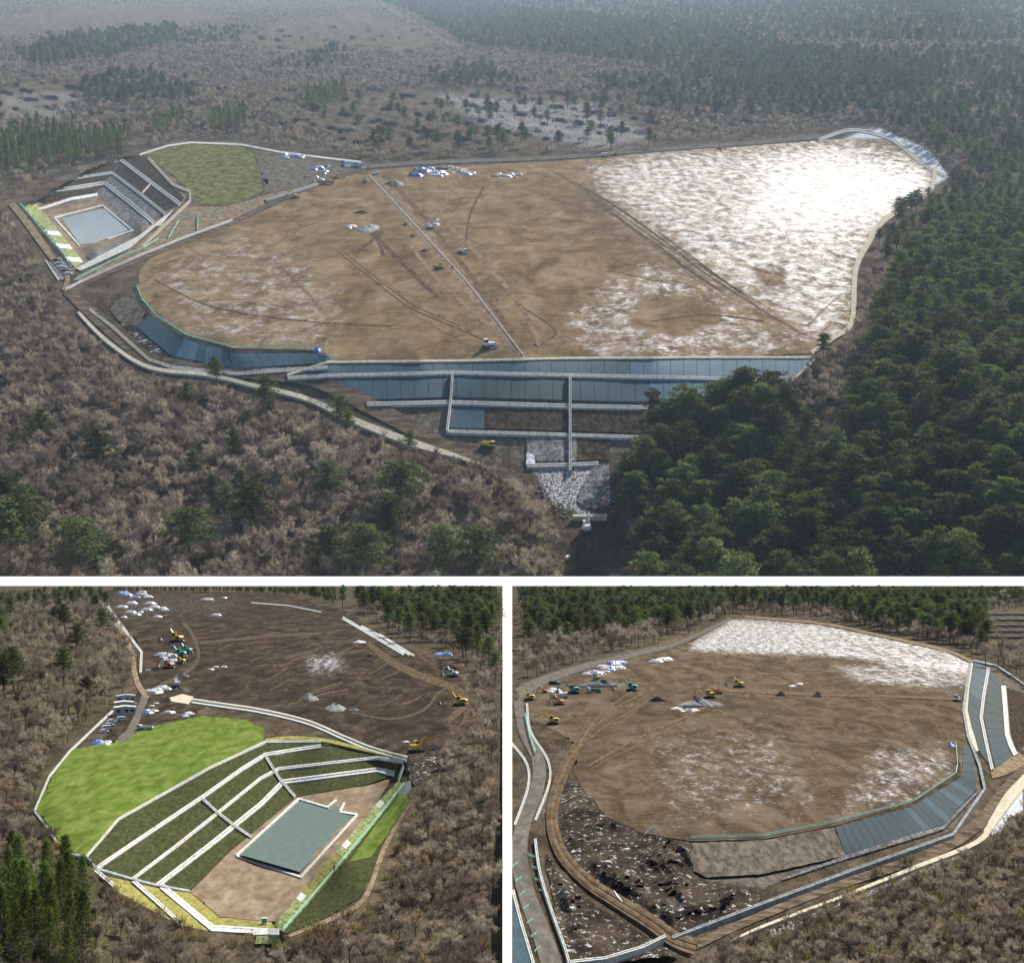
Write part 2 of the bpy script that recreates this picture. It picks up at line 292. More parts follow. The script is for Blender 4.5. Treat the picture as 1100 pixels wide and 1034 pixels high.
def inpoly(px, py, poly):
    px = np.asarray(px, float); py = np.asarray(py, float); r = np.zeros(px.shape, bool); n = len(poly)
    for i in range(n):
        x1, y1 = poly[i]; x2, y2 = poly[(i + 1) % n]
        if y1 == y2: continue
        c = ((y1 > py) != (y2 > py)) & (px < (x2 - x1) * (py - y1) / (y2 - y1) + x1); r ^= c
    return r
def softpoly(px, py, poly, s):
    px = np.asarray(px, float); py = np.asarray(py, float); d = np.full(px.shape, 1e9); n = len(poly)
    for i in range(n):
        x1, y1 = poly[i]; x2, y2 = poly[(i + 1) % n]; dx, dy = x2 - x1, y2 - y1; L = dx * dx + dy * dy + 1e-9
        t = np.clip(((px - x1) * dx + (py - y1) * dy) / L, 0, 1); d = np.minimum(d, np.hypot(px - x1 - t * dx, py - y1 - t * dy))
    d = np.where(inpoly(px, py, poly), d, -d); k = np.clip(d / (2 * s) + .5, 0, 1); return k * k * (3 - 2 * k)
def fuzz(poly, step=6, amp=1.0, closed=True):
    out = []; n = len(poly)
    for i in range(n if closed else n - 1):
        x1, y1 = poly[i]; x2, y2 = poly[(i + 1) % n]; k = max(1, int(math.hypot(x2 - x1, y2 - y1) / step))
        for j in range(k):
            t = j / k; a = amp if j else amp * .3; out.append((x1 + (x2 - x1) * t + random.uniform(-a, a), y1 + (y2 - y1) * t + random.uniform(-a, a) * .7))
    if not closed: out.append(poly[-1])
    return out
def clipcell(poly, x0, y0, x1, y1):
    P = poly
    for ax, lim, sgn in ((0, x0, 1), (0, x1, -1), (1, y0, 1), (1, y1, -1)):
        Q = []; n = len(P)
        for i in range(n):
            a, b = P[i], P[(i + 1) % n]; da, db = (a[ax] - lim) * sgn, (b[ax] - lim) * sgn
            if da >= 0: Q.append(a)
            if (da >= 0) != (db >= 0):
                t = da / (da - db); Q.append((a[0] + (b[0] - a[0]) * t, a[1] + (b[1] - a[1]) * t))
        P = Q
        if len(P) < 3: return []
    return P
def sheet_mesh(name, fr, poly, mat, step=6, lift=.2, attrs=None, hfun=None):
    xs = [p[0] for p in poly]; ys = [p[1] for p in poly]; idx = {}; PX = []; F = []
    def vid(p):
        k = (round(p[0], 3), round(p[1], 3))
        if k not in idx: idx[k] = len(PX); PX.append(k)
        return idx[k]
    for i in range(math.floor(min(xs) / step), math.ceil(max(xs) / step)):
        for j in range(math.floor(min(ys) / step), math.ceil(max(ys) / step)):
            c = clipcell(poly, i * step, j * step, (i + 1) * step, (j + 1) * step)
            if c:
                f = []
                for q in c:
                    q = vid(q)
                    if q not in f: f.append(q)
                if len(f) > 2: F.append(f[::-1])
    P = np.array(PX); V = fr.pts(P[:, 0], P[:, 1], None if hfun is None else hfun(P[:, 0], P[:, 1]), lift)
    at = {k: sum(wt * softpoly(P[:, 0], P[:, 1], pl, s) for pl, s, wt in lst) if lst else np.zeros(len(P)) for k, lst in (attrs or {}).items()}
    # faces looking up
    v0 = V[F[0][0]]; 
    G = []
    for f in F:
        a, b, c = V[f[0]], V[f[1]], V[f[2]]; G.append(f if np.cross(b - a, c - a)[2] >= 0 else f[::-1])
    return mesh_from(name, V, G, mat, True, fr.plan(V), at)
def sheet(name, fr, poly, mat, **k):
    kw = {x: k.pop(x) for x in ('step', 'lift', 'attrs', 'hfun') if x in k}
    return put(name, sheet_mesh(name, fr, poly, mat, **kw), fr, **k)
def dens(pts, step=8):
    out = []
    for (a, b) in zip(pts[:-1], pts[1:]):
        k = max(1, int(math.hypot(b[0] - a[0], b[1] - a[1]) / step))
        out += [(a[0] + (b[0] - a[0]) * j / k, a[1] + (b[1] - a[1]) * j / k) for j in range(k)]
    return out + [pts[-1]]
def smoothline(pts, n=6):
    out = []; P = [pts[0]] + list(pts) + [pts[-1]]
    for i in range(1, len(P) - 2):
        p0, p1, p2, p3 = P[i - 1:i + 3]
        for j in range(n):
            t = j / n; out.append(tuple(.5 * (2 * p1[k] + (p2[k] - p0[k]) * t + (2 * p0[k] - 5 * p1[k] + 4 * p2[k] - p3[k]) * t * t + (3 * p1[k] - p0[k] - 3 * p2[k] + p3[k]) * t ** 3) for k in (0, 1)))
    return out + [tuple(pts[-1])]
def offset(pts, d):
    out = []
    for i in range(len(pts)):
        a = pts[max(0, i - 1)]; b = pts[min(len(pts) - 1, i + 1)]; dx, dy = b[0] - a[0], b[1] - a[1]; L = math.hypot(dx, dy) or 1
        dd = d[i] if isinstance(d, (list, tuple)) else d
        out.append((pts[i][0] - dy / L * dd, pts[i][1] + dx / L * dd))
    return out
def strip_mesh(name, fr, La, Lb, mat, lift, hgt):
    """solid strip between two lines of the plan: top face, both sides and the ends"""
    a = np.array(La); b = np.array(Lb); n = len(La)
    ta = fr.pts(a[:, 0], a[:, 1], lift=lift); tb = fr.pts(b[:, 0], b[:, 1], lift=lift)
    V = np.concatenate([ta, tb, ta - [0, 0, hgt], tb - [0, 0, hgt]]); F = []
    for i in range(n - 1):
        j = i + 1; F += [(i, j, n + j, n + i), (i, 2 * n + i, 2 * n + j, j), (n + i, n + j, 3 * n + j, 3 * n + i)]
    F += [(0, n, 3 * n, 2 * n), (n - 1, 3 * n - 1, 4 * n - 1, 2 * n - 1)]
    if np.cross(V[1] - V[0], V[n] - V[0])[2] < 0: F = [f[::-1] for f in F]
    # orient the top faces up, keep the rest whatever they are (closed enough for shading)
    return mesh_from(name, V, F, mat, False, fr.plan(V))
def ribbon(name, fr, pts, wpx, mat, lift=.25, hgt=.5, parent=None, off=0., step=8, **k):
    p = dens(pts, step) if step else pts
    hw = [x / 2 for x in wpx] if isinstance(wpx, (list, tuple)) else wpx / 2
    if isinstance(hw, list):
        hw = list(np.interp(np.linspace(0, 1, len(p)), np.linspace(0, 1, len(hw)), hw)); La = offset(p, [off - x for x in hw]); Lb = offset(p, [off + x for x in hw])
    else: La = offset(p, off - hw); Lb = offset(p, off + hw)
    return put(name, strip_mesh(name, fr, La, Lb, mat, lift, hgt), fr, parent, **k)
def channel(fr, pts, wpx, label, lift=.3, group=None, bed='channel_grey', curb='concrete', cf=.3, step=10, name='drainage_channel'):
    """concrete channel: a bed with a raised curb along each side"""
    r = empty(name, fr, label, 'channel', group); p = dens(pts, step); u = fr.H / 300.
    put_local(r, 'channel_bed', strip_mesh('channel_bed', fr, offset(p, -wpx * .35), offset(p, wpx * .35), bed, lift, .6 * u + lift))
    for s in (-1, 1):
        put_local(r, 'curb', strip_mesh('curb', fr, offset(p, s * wpx * (.5 - cf)), offset(p, s * wpx * .5), curb, lift + .45 * u, 1.2 * u + lift))
    return r
def put_local(root, name, me, **k):
    o = bpy.data.objects.new(name, me); COL.objects.link(o); o.parent = root; tag(o, **k); return o
class MB:
    def __init__(s): s.V = []; s.F = []; s.m = []
    def box(s, c, d, rz=0., ry=0., mi=0, taper=1.0):
        M = Matrix.Translation(c) @ Matrix.Rotation(rz, 4, 'Z') @ Matrix.Rotation(ry, 4, 'Y'); b = len(s.V)
        for z in (-1, 1):
            for x, y in ((-1, -1), (1, -1), (1, 1), (-1, 1)):
                k = taper if z > 0 else 1; s.V.append(M @ Vector((x * d[0] / 2 * k, y * d[1] / 2 * k, z * d[2] / 2)))
        s.add([(3, 2, 1, 0), (4, 5, 6, 7), (0, 1, 5, 4), (1, 2, 6, 5), (2, 3, 7, 6), (3, 0, 4, 7)], b, mi); return s
    def add(s, fs, b, mi): s.F += [tuple(i + b for i in f) for f in fs]; s.m += [mi] * len(fs)
    def tube(s, a, b, r1, r2, n=6, mi=0, cap=True):
        a, b = Vector(a), Vector(b); d = (b - a).normalized(); q = d.to_track_quat('Z', 'Y'); k = len(s.V)
        for p, r in ((a, r1), (b, r2)):
            for i in range(n): s.V.append(p + q @ Vector((r * math.cos(2 * math.pi * i / n), r * math.sin(2 * math.pi * i / n), 0)))
        fs = [(i, (i + 1) % n, n + (i + 1) % n, n + i) for i in range(n)]
        if cap: fs += [tuple(range(n))[::-1], tuple(range(n, 2 * n))]
        s.add(fs, k, mi); return s
    def prism(s, prof, y0, y1, mi=0):
        """profile in x,z pushed along y"""
        n = len(prof); k = len(s.V)
        for y in (y0, y1):
            for x, z in prof: s.V.append(Vector((x, y, z)))
        s.add([(i, n + i, n + (i + 1) % n, (i + 1) % n) for i in range(n)] + [tuple(range(n)), tuple(range(n, 2 * n))[::-1]], k, mi); return s
    def tri(s, a, b, c, mi=0):
        k = len(s.V); s.V += [a, b, c]; s.F.append((k, k + 1, k + 2)); s.m.append(mi)
    def mesh(s, name, mats, smooth=False): return mesh_from(name, s.V, s.F, mats, smooth, fm=s.m)
def proto_place(proto, name, fr, px, py, length_px, rz, label, cat, group=None, lift=.05, M0=None):
    """proto: list of (part name, mesh, sub-parts); length in px against the model's own length of 1"""
    P = fr.at(px, py, lift * fr.H / 300); s = length_px * fr.mpp(px, py) * (1.3 if fr is A else 1.05)
    M = Matrix.Translation(P) @ Matrix.Rotation(rz, 4, 'Z') @ Matrix.Scale(s, 4)
    r = empty(name, fr, label, cat, group, M=M)
    for pn, me, subs in proto:
        o = put_local(r, pn, me)
        for sn, sm in subs: put_local(o, sn, sm)
    return r

# ------------------------------------------------------------------ the ground of the far site and of the near hillside
def grid_ground(name, fr, x0, x1, dx, ys, mat, holes, attrs, amp, flat=()):
    xs = np.arange(x0, x1 + dx, dx); X, Y = np.meshgrid(xs, ys); nx, ny = len(xs), len(ys)
    hh = fr.h(X, Y); un = fr.H / 300
    V0 = fr.pts(X, Y, hh); q = fr.plan(V0)
    def wob(a, b, c): return np.sin(q[..., 0] * a + b) * np.sin(q[..., 1] * a * 1.3 + c)
    hole_in = np.zeros(X.shape, bool)
    for pl in holes: hole_in |= inpoly(X, Y, pl)
    near = np.zeros(X.shape)
    for pl in holes: near = np.maximum(near, softpoly(X, Y, pl, 14))
    for pl in flat: near = np.maximum(near, softpoly(X, Y, pl, 12))
    k = np.clip(1 - 2 * near, 0, 1)
    hh = hh + k * amp * (wob(.11, 1, 2) + .6 * wob(.27, 3, 1) + .35 * wob(.7, .5, 4))
    V = fr.pts(X, Y, hh); F = []
    H_ = hole_in
    for j in range(ny - 1):
        for i in range(nx - 1):
            if H_[j, i] and H_[j + 1, i] and H_[j, i + 1] and H_[j + 1, i + 1]: continue
            a = j * nx + i; F.append((a, a + nx, a + nx + 1, a + 1))
    at = {}
    for kk in ('tan', 'green', 'snow', 'bare'):
        z = np.zeros(X.shape)
        for pl, s, wt in attrs.get(kk, []): z = np.maximum(z, wt * softpoly(X, Y, pl, s))
        at[kk] = z.ravel()
    me = mesh_from(name, V.reshape(-1, 3), F, mat, True, fr.plan(V.reshape(-1, 3)), at)
    return put(name, me, fr, kind='structure')

PLATEAU = [(148,312),(150,290),(162,277),(200,260),(255,240),(310,214),(345,197),(395,183),(450,179),(520,177),(600,173),(700,164),(800,157),(880,151),(912,149),(958,151),(985,166),(1003,182),(1004,202),(985,216),(948,238),(931,262),(918,290),(914,345),(895,362),(872,379),(820,382),(700,383.5),(600,384.5),(500,386.5),(420,388),(352,386),(340,376),(250,374),(205,362),(180,345),(158,328)]
BASIN1 = [(21,222),(38,212),(68,196),(92,182),(116,173),(135,167),(152,167),(163,172),(184,190),(203,205),(204,216),(190,228),(165,247),(122,276),(85,291),(76,288),(48,248)]
GREEN1 = [(155,165),(180,157),(205,154),(235,154),(258,156),(272,165),(278,180),(282,205),(262,215),(238,221),(215,219),(204,212),(200,200),(180,184)]
FRONT1 = [(300,404),(352,391),(500,387),(600,385),(700,384),(876,383.5),(836,420),(700,470),(655,500),(560,503),(520,482),(470,470),(395,436),(330,412)]
LBANK = [(124,322),(147,314),(160,338),(200,364),(251,378),(349,378),(364,388),(255,397),(184,384),(147,354),(120,336)]
FLAT1 = [(0,205),(60,180),(150,150),(258,148),(390,165),(720,152),(900,128),(1000,140),(1040,190),(980,250),(945,350),(890,400),(850,440),(700,490),(690,560),(700,720),(580,720),(590,610),(530,530),(430,500),(320,452),(220,426),(140,410),(60,345),(40,300),(0,260)]
gpoly = {'tan': [([(250,40),(300,22),(390,12),(440,25),(470,45),(440,60),(380,55),(300,60)], 6, .9), ([(0,15),(120,5),(200,8),(260,20),(150,40),(0,45)], 5, .75), ([(0,92),(70,88),(90,105),(60,130),(0,132)], 4, .8),
                 ([(330,110),(420,98),(520,95),(640,105),(720,140),(715,165),(520,172),(400,172),(320,140)], 8, .4), ([(780,70),(1000,72),(1000,95),(900,100)], 8, .6), ([(250,405),(300,408),(400,440),(530,498),(560,520),(590,560),(600,600),(560,560),(480,510),(330,440)], 5, .8), ([(-40,150),(60,185),(30,215),(10,225),(-40,240)], 6, .3)],
         'snow': [([(0,98),(80,96),(95,110),(60,132),(0,130)], 4, .45), ([(450,95),(640,108),(720,150),(640,165),(520,140)], 10, .52), ([(560,490),(650,485),(660,540),(630,560),(590,540)], 6, .6), ([(230,470),(320,455),(345,500),(290,540),(220,520)], 20, .45), ([(900,150),(940,135),(1000,160),(1020,190),(1005,200),(960,150)], 5, .95), ([(1030,380),(1080,390),(1100,420),(1060,425)], 10, .55), ([(660,540),(760,520),(790,610),(690,619)], 15, .35)],
         'bare': [([(540,470),(660,480),(690,560),(680,640),(600,640),(590,560),(560,520)], 8, .9), ([(80,330),(160,300),(160,345),(260,400),(380,400),(480,450),(560,500),(530,505),(330,432),(220,405),(120,370)], 5, .7), ([(330,168),(400,165),(720,160),(880,148),(880,155),(600,180),(400,186)], 4, .7)],
         'green': [([(0,470),(20,470),(25,520),(0,530)], 6, .6), ([(20,222),(40,215),(30,300),(60,310)], 3, .4)]}
ys1 = np.concatenate([np.arange(-30, 20, 2.0), np.arange(20, 722, 2.0)])
ground1 = grid_ground('ground', A, -330, 1431, 3, ys1, 'ground1', [PLATEAU, BASIN1, GREEN1, FRONT1, LBANK], gpoly, 3.0, [FLAT1])

SITE2 = [(108,634),(300,634),(345,650),(375,655),(440,698),(490,712),(503,735),(500,775),(470,812),(446,838),(440,866),(412,915),(395,968),(352,990),(290,1006),(225,1003),(150,965),(100,940),(34,872),(58,818),(128,754),(147,740),(140,692),(122,664)]
SOIL2 = [(112,633),(300,636),(345,650),(372,656),(400,676),(440,700),(488,714),(500,735),(498,772),(470,808),(445,826),(432,818),(395,802),(340,780),(280,764),(205,754),(215,768),(170,776),(118,797),(112,800),(128,757),(150,742),(146,690),(128,664)]
GREEN2 = [(39,868),(62,824),(78,804),(118,798),(160,781),(215,769),(262,772),(284,783),(284,797),(226,823),(127,879),(93,919),(70,913)]
BASIN2 = [(93,920),(127,880),(225,825),(286,797),(345,797),(437,815),(441,860),(412,910),(388,965),(350,988),(303,1003),(225,1001),(190,992),(120,955),(103,934)]
PLAT3 = [(566,748),(610,725),(700,702),(742,690),(786,665),(800,663),(880,671),(945,684),(1016,700),(1043,713),(1046,725),(1040,760),(1042,780),(1050,806),(1034,800),(1027,828),(980,862),(898,886),(820,901),(740,903),(690,894),(650,876),(630,852),(616,830),(618,800),(598,785),(566,770)]
RIGHT3 = [(1046,710),(1070,715),(1110,745),(1130,760),(1130,800),(1092,812),(1066,828),(1055,818),(1050,806),(1042,780),(1040,760)]
FRONT3 = [(740,903),(820,901),(898,887),(980,864),(1029,833),(1031,800),(1047,800),(1047,812),(1058,846),(1024,893),(909,921),(820,955),(748,944)]
gpoly2 = {'bare': [(SITE2, 3, .5), ([(440,690),(500,715),(505,780),(470,830),(440,850),(450,800),(480,760)], 4, 1.), ([(566,748),(630,840),(660,880),(740,905),(820,960),(1049,880),(1060,850),(1100,810),(1100,850),(1049,910),(820,1000),(700,1040),(600,1040),(570,950),(560,760)], 4, .8), ([(100,935),(225,1003),(300,1008),(390,970),(440,870),(450,890),(400,990),(300,1030),(200,1020),(80,950)], 4, .25)],
          'tan': [([(415,905),(440,860),(448,870),(400,975),(350,1000),(310,1010),(345,990),(385,965)], 3, .8), ([(150,690),(110,640),(106,650),(140,730),(110,780),(128,755),(150,740)], 4, .5), ([(820,985),(1049,900),(1100,830),(1100,800),(1058,850)], 6, .6), ([(560,760),(700,705),(780,668),(700,690),(560,735)], 4, .6), ([(780,660),(1100,640),(1100,660),(900,668)], 6, .3)],
          'green': [([(60,818),(36,870),(95,930),(88,934),(28,872),(54,816)], 2, .7), ([(0,650),(100,650),(130,760),(0,800)], 10, .25), ([(20,905),(120,950),(120,1034),(0,1034)], 10, .4)],
          'snow': [([(600,850),(640,880),(740,905),(730,960),(640,960)], 10, .42), ([(1060,870),(1100,845),(1100,870),(1075,895),(1055,898)], 3, .8), ([(550,790),(600,870),(560,900)], 5, .35), ([(820,1000),(1045,910),(1045,916),(830,1008)], 2, .5)]}
ys2 = np.concatenate([np.arange(629.0, 640, 1.0), np.arange(640, 1085, 2.0)])
ground2 = grid_ground('hillside', B, -390, 1500, 3, ys2, 'ground2', [SOIL2, GREEN2, BASIN2, PLAT3, RIGHT3, FRONT3], gpoly2, .05)

# added white strips for the blank gaps between the three views, built as walls
def coping(name, V, parts):
    me = mesh_from(name, V, parts, 'white', False, np.array(V) * .01); o = put(name, me, None, kind='structure'); return o
def wall_prism(name, fr, quad, h4, drop):
    T = [fr.pts(np.array([q[0]]), np.array([q[1]]), np.array([h]))[0] for q, h in zip(quad, h4)]
    V = T + [t - np.array([0, 0, drop]) for t in T]
    F = [(0, 1, 2, 3), (0, 4, 5, 1), (1, 5, 6, 2), (2, 6, 7, 3), (3, 7, 4, 0)]
    if np.cross(V[1] - V[0], V[2] - V[0])[2] < 0: F = [f[::-1] for f in F]
    me = mesh_from(name, V, F, 'white', False, fr.plan(np.array(V))); return put(name, me, fr, kind='structure')
wall_prism('gap_wall', A, [(-400, 619), (1500, 619), (1500, 629.6), (-400, 629.6)], [WALL_H] * 4, 60)
wall_prism('gap_wall', B, [(540, 628), (550, 628), (550, 1090), (540, 1090)], [.5, .5, .15, .15], 14)

# ================================================================== FAR SITE (wide view of the whole fill)
SNOW1 = [(628,176),(700,160),(920,145),(1010,180),(1010,205),(940,262),(922,300),(918,345),(880,372),(866,362),(760,296),(700,250),(645,208)]
sheet('soil_fill', A, PLATEAU, 'soil1', step=4, lift=.3, kind='structure', attrs={
    'snow': [(SNOW1, 24, .66), ([(820,180),(930,165),(985,190),(960,225),(880,250),(800,240)], 25, .25), ([(655,300),(700,285),(770,320),(862,372),(820,384),(640,386),(605,350)], 14, .5), ([(690,322),(760,318),(775,345),(725,360),(680,350)], 9, -.55), ([(812,290),(840,288),(845,310),(820,312)], 6, -.4),  # snow cover; the second patch also whitens it for the sun glare
             ([(150,290),(260,245),(330,280),(380,330),(340,380),(200,365)], 20, .36), ([(640,200),(700,255),(800,330),(760,330),(660,270)], 10, .12)],
    'dark': [([(590,195),(640,200),(760,300),(720,310),(640,260)], 14, .35), ([(700,325),(755,322),(765,345),(715,352)], 8, .3), ([(395,250),(430,248),(480,330),(440,300)], 8, .35), ([(560,330),(590,330),(595,365),(560,365)], 10, .2)]})
sheet('grass_field', A, fuzz(GREEN1, 8, .8), 'grass1', step=5, lift=.35, kind='structure')
sheet('bare_yard', A, fuzz([(274,166),(330,171),(386,178),(390,184),(340,198),(285,208),(282,190)], 6, .8), 'slope_grey', step=6, lift=.3, kind='structure')
sheet('bare_yard', A, fuzz([(200,222),(240,222),(285,210),(330,199),(260,236),(200,258),(160,272),(120,292),(85,306),(82,296),(125,277)], 6, .6), 'road_tan', step=6, lift=.22, kind='structure')
# dark graded strip and haul roads round the left end of the fill
ribbon('haul_road', A, smoothline([(72,318),(98,300),(140,282),(190,262),(240,243),(300,214),(345,195),(392,180)]), [7,7,6,5,5,4], 'road_dark', 1.0, .8, kind='structure')
ribbon('haul_road', A, smoothline([(70,312),(92,330),(122,356),(155,382),(190,391),(250,400),(310,405),(350,413),(420,447),(480,480),(535,505),(575,540),(598,575)]), [8,13,15,12,9,9,12,18,16,14,12,8], 'road_dark', .7, .6, kind='structure')
ribbon('graded_bank', A, smoothline([(104,335),(125,352),(160,383),(190,392)]), [6,10,8,4], 'rut', 1.1, .5, kind='structure')
ribbon('upper_road', A, smoothline([(392,179),(450,175),(520,172),(600,169),(700,161),(800,154),(885,147)]), 4, 'gravel', 1., 1.5, kind='structure')
ribbon('service_road', A, smoothline([(84,335),(115,366),(160,394),(222,402),(270,413),(330,428),(380,451),(440,474),(492,490),(532,504)]), [3,4,4,4,4,5,7,8,4,.6], 'concrete_cream', 1.4, 2., kind='structure')
ribbon('woodland_trail', A, smoothline([(-30,552),(0,541),(40,525),(72,498),(80,482),(60,458),(38,436),(0,398),(-30,370)]), 3.6, 'gravel', 2.6, 3., kind='structure')
ribbon('forest_road', A, smoothline([(405,0),(430,18),(455,30),(478,44),(500,50)]), [2,3,3.2,3], 'road_tan', 2., 2., kind='structure')
ribbon('rim_path', A, smoothline([(872,378),(896,362),(915,345),(919,290),(932,262),(949,237),(985,215),(1000,203),(1005,180)]), [4,5,6,6,5,4], 'concrete_cream', 1.2, 1., kind='structure')
ribbon('rim_path', A, smoothline([(12,218),(30,240),(55,275),(72,296),(68,312)]), [7,8,5,5], 'road_tan', 1., .6, kind='structure')
channel(A, smoothline([(880,150),(910,140),(935,142),(962,152),(990,175),(1014,188)]), 3.2, 'pale drainage channel curling round the snowy far corner of the fill', .6)
channel(A, [(96,332),(120,350),(160,386),(186,394),(255,401),(352,394)], 2.6, 'narrow drainage channel at the foot of the curved sheeted bank', .8)
# wheel tracks on the fill
BUN = smoothline([(588,182),(640,212),(700,254),(760,298),(815,334),(868,366)], 10)
for i in range(15):
    a_ = random.randint(0, 28); b_ = min(len(BUN), a_ + random.randint(12, 34)); ph = random.uniform(0, 6); o_ = random.uniform(-8, 8)
    ln = offset(BUN[a_:b_], [o_ + 1.3 * math.sin(ph + q * .22) for q in range(b_ - a_)])
    ribbon('wheel_track', A, ln, [.15, random.uniform(.7, 1.5), random.uniform(.8, 1.8), .15], random.choice(('rut', 'rut_pale', 'rut', 'rut_fill')), .40 + i * .004, .3, step=0, kind='structure')
for i, (ln, w_, m_) in enumerate([([(404,192),(450,245),(505,312),(556,380)],11.0,'rut_pale'),([(416,190),(470,250),(520,315),(566,380)],5.0,'rut_fill'),([(440,262),(470,300),(520,345),(560,383)],4.0,'rut_pale'),([(365,272),(400,300),(440,330),(490,352),(520,365)],1.5,'rut'),([(369,271),(405,299),(445,328),(494,350)],1.2,'rut'),([(398,250),(425,275),(455,305),(470,318)],4.5,'rut'),([(402,245),(408,262),(412,275)],4,'rut'),([(383,271),(400,258),(412,248)],3,'rut'),
        ([(560,330),(585,345),(597,358),(580,370)],1.5,'rut'),([(480,240),(520,280),(560,330),(580,370)],5,'rut_pale'),([(500,182),(480,215),(470,245)],4,'rut_pale'),([(300,250),(350,255),(385,256)],2,'rut_pale'),([(190,262),(260,285),(330,268)],1.4,'rut_pale'),([(165,300),(230,330),(330,345),(420,350)],1.2,'rut'),
        ([(520,200),(505,230),(500,260)],2,'rut'),([(700,345),(760,338),(820,345)],1.2,'rut'),([(905,315),(885,332),(868,350)],1.2,'rut_pale')]):
    ribbon('wheel_track', A, smoothline(ln, 6), w_, m_, .36 + i * .006, .3, step=0, kind='structure')
for i in range(46):
    x, y = random.uniform(200, 860), random.uniform(195, 372)
    if not inpoly(np.array([x]), np.array([y]), PLATEAU)[0]: continue
    a = random.choice((.75, .6, -.35, -.5, 2.4)) + random.uniform(-.25, .25); L = random.uniform(30, 110); c = random.uniform(-.25, .25)
    ln = smoothline([(x + L * t_ * math.cos(a + c * t_), y + L * t_ * math.sin(a + c * t_) * .6) for t_ in (0, .25, .5, .75, 1)], 4)
    if not all(inpoly(np.array([p[0] for p in ln]), np.array([p[1] for p in ln]), [(170,300),(300,235),(420,200),(580,190),(700,262),(850,366),(430,378),(250,365)])): continue
    for o_ in (-1.1, 1.1): ribbon('wheel_track', A, ln, [.2, .9, 1., .7, .2], random.choice(('rut_fill', 'rut_fill', 'rut_pale')), .33 + i * .002, .3, off=o_, step=0, kind='structure')
tr = empty('pipe_trench', A, 'long straight grey pipe line laid in a trench across the fill', 'pipe')
for i, (a, b) in enumerate(zip(dens([(397,188),(500,300),(562,381)], 14)[:-1], dens([(397,188),(500,300),(562,381)], 14)[1:])):
    b2 = (a[0] + (b[0] - a[0]) * .95, a[1] + (b[1] - a[1]) * .95)
    put_local(tr, 'pipe_length', strip_mesh('pipe_length', A, offset([a, b2], -.5), offset([a, b2], .5), 'steel', .9, .9))
# front bank: sheeted tiers, each panel a piece of its own
def lerp(line, u):
    L = [0]
    for a, b in zip(line[:-1], line[1:]): L.append(L[-1] + abs(b[0] - a[0]) + abs(b[1] - a[1]))
    x = u * L[-1]
    return (float(np.interp(x, L, [p[0] for p in line])), float(np.interp(x, L, [p[1] for p in line])))
def tier(fr, top, bot, n, mats, label, gap=.03, lift=.4, name='bank_tier', cat='embankment', byx=False):
    r = empty(name, fr, label, cat); u = fr.H / 300
    for i in range(n):
        u0, u1 = (i + gap / 2) / n, (i + 1 - gap / 2) / n
        if byx:
            xa, xb = max(top[0][0], bot[0][0]), min(top[-1][0], bot[-1][0]); xk = [xa + (xb - xa) * (u0 + (u1 - u0) * k / 3) for k in range(4)]
            la = [(x, float(np.interp(x, [p[0] for p in top], [p[1] for p in top]))) for x in xk]; lb = [(x, float(np.interp(x, [p[0] for p in bot], [p[1] for p in bot]))) for x in xk]
        else:
            la = [lerp(top, u0 + (u1 - u0) * k / 3) for k in range(4)]; lb = [lerp(bot, u0 + (u1 - u0) * k / 3) for k in range(4)]
        rows = [[(a[0] + (b[0] - a[0]) * k / 3, a[1] + (b[1] - a[1]) * k / 3) for a, b in zip(la, lb)] for k in range(4)]
        P = np.array([q for row in rows for q in row]); V = fr.pts(P[:, 0], P[:, 1], lift=lift + random.uniform(0, .15) * u)
        F = [(4 * j + k, 4 * (j + 1) + k, 4 * (j + 1) + k + 1, 4 * j + k + 1) for j in range(3) for k in range(3)]
        if np.cross(V[4] - V[0], V[5] - V[0])[2] < 0: F = [f[::-1] for f in F]
        b0 = len(V); ring = [0, 1, 2, 3, 7, 11, 15, 14, 13, 12, 8, 4]; V2 = np.concatenate([V, V[ring] - [0, 0, 1.5 * u]])
        F += [(ring[k], ring[(k + 1) % 12], b0 + (k + 1) % 12, b0 + k) for k in range(12)]
        m = mats(i / n) if callable(mats) else mats
        put_local(r, 'panel', mesh_from('panel', V2, F, m, False, fr.plan(V2)))
    return r
sheet('bank_earth', A, FRONT1, 'slope_grey', step=5, lift=-.5, kind='structure')
CREST = [(309,403.8),(352,390),(500,388.5),(604,386),(750,385),(876,385)]; BM1 = [(309,404),(350,401.5),(488,398),(612,401),(750,404),(850,407)]
BM1b = [(312,408),(350,405),(488,401),(612,404),(750,407.5),(846,411)]; BM2 = [(312,408.3),(394,429),(484,426),(612,429.5),(714,432),(800,434),(846,411.4)]
BM2b = [(482,434),(612,437.5),(714,440),(740,441)]; BM3 = [(480,459),(612,462.5),(700,465)]; BM3b = [(540,467),(612,468),(690,470)]; BM4 = [(566,495),(612,494.5),(655,493)]
tier(A, CREST, BM1 + [(876,385.3)], 40, lambda u: 'revet_frost' if u > .6 and (u > .72 or random.random() < .5) else 'revet', 'topmost blue-grey sheeted tier of the long front bank', byx=True)
tier(A, BM1b, BM2, 36, lambda u: 'revet_frost' if u > .72 else ('revet_green' if .35 < u < .55 else 'revet'), 'second sheeted tier of the long front bank, below the first berm', byx=True)
tier(A, BM2b, BM3, 17, lambda u: 'revet' if u < .14 else 'slope_brown', 'brown netted third tier of the long front bank', gap=.01, byx=True)
tier(A, BM3b, BM4, 10, lambda u: 'slope_snow' if u < .6 else 'slope_brown', 'short frosted lowest tier of the long front bank', gap=.01, byx=True)
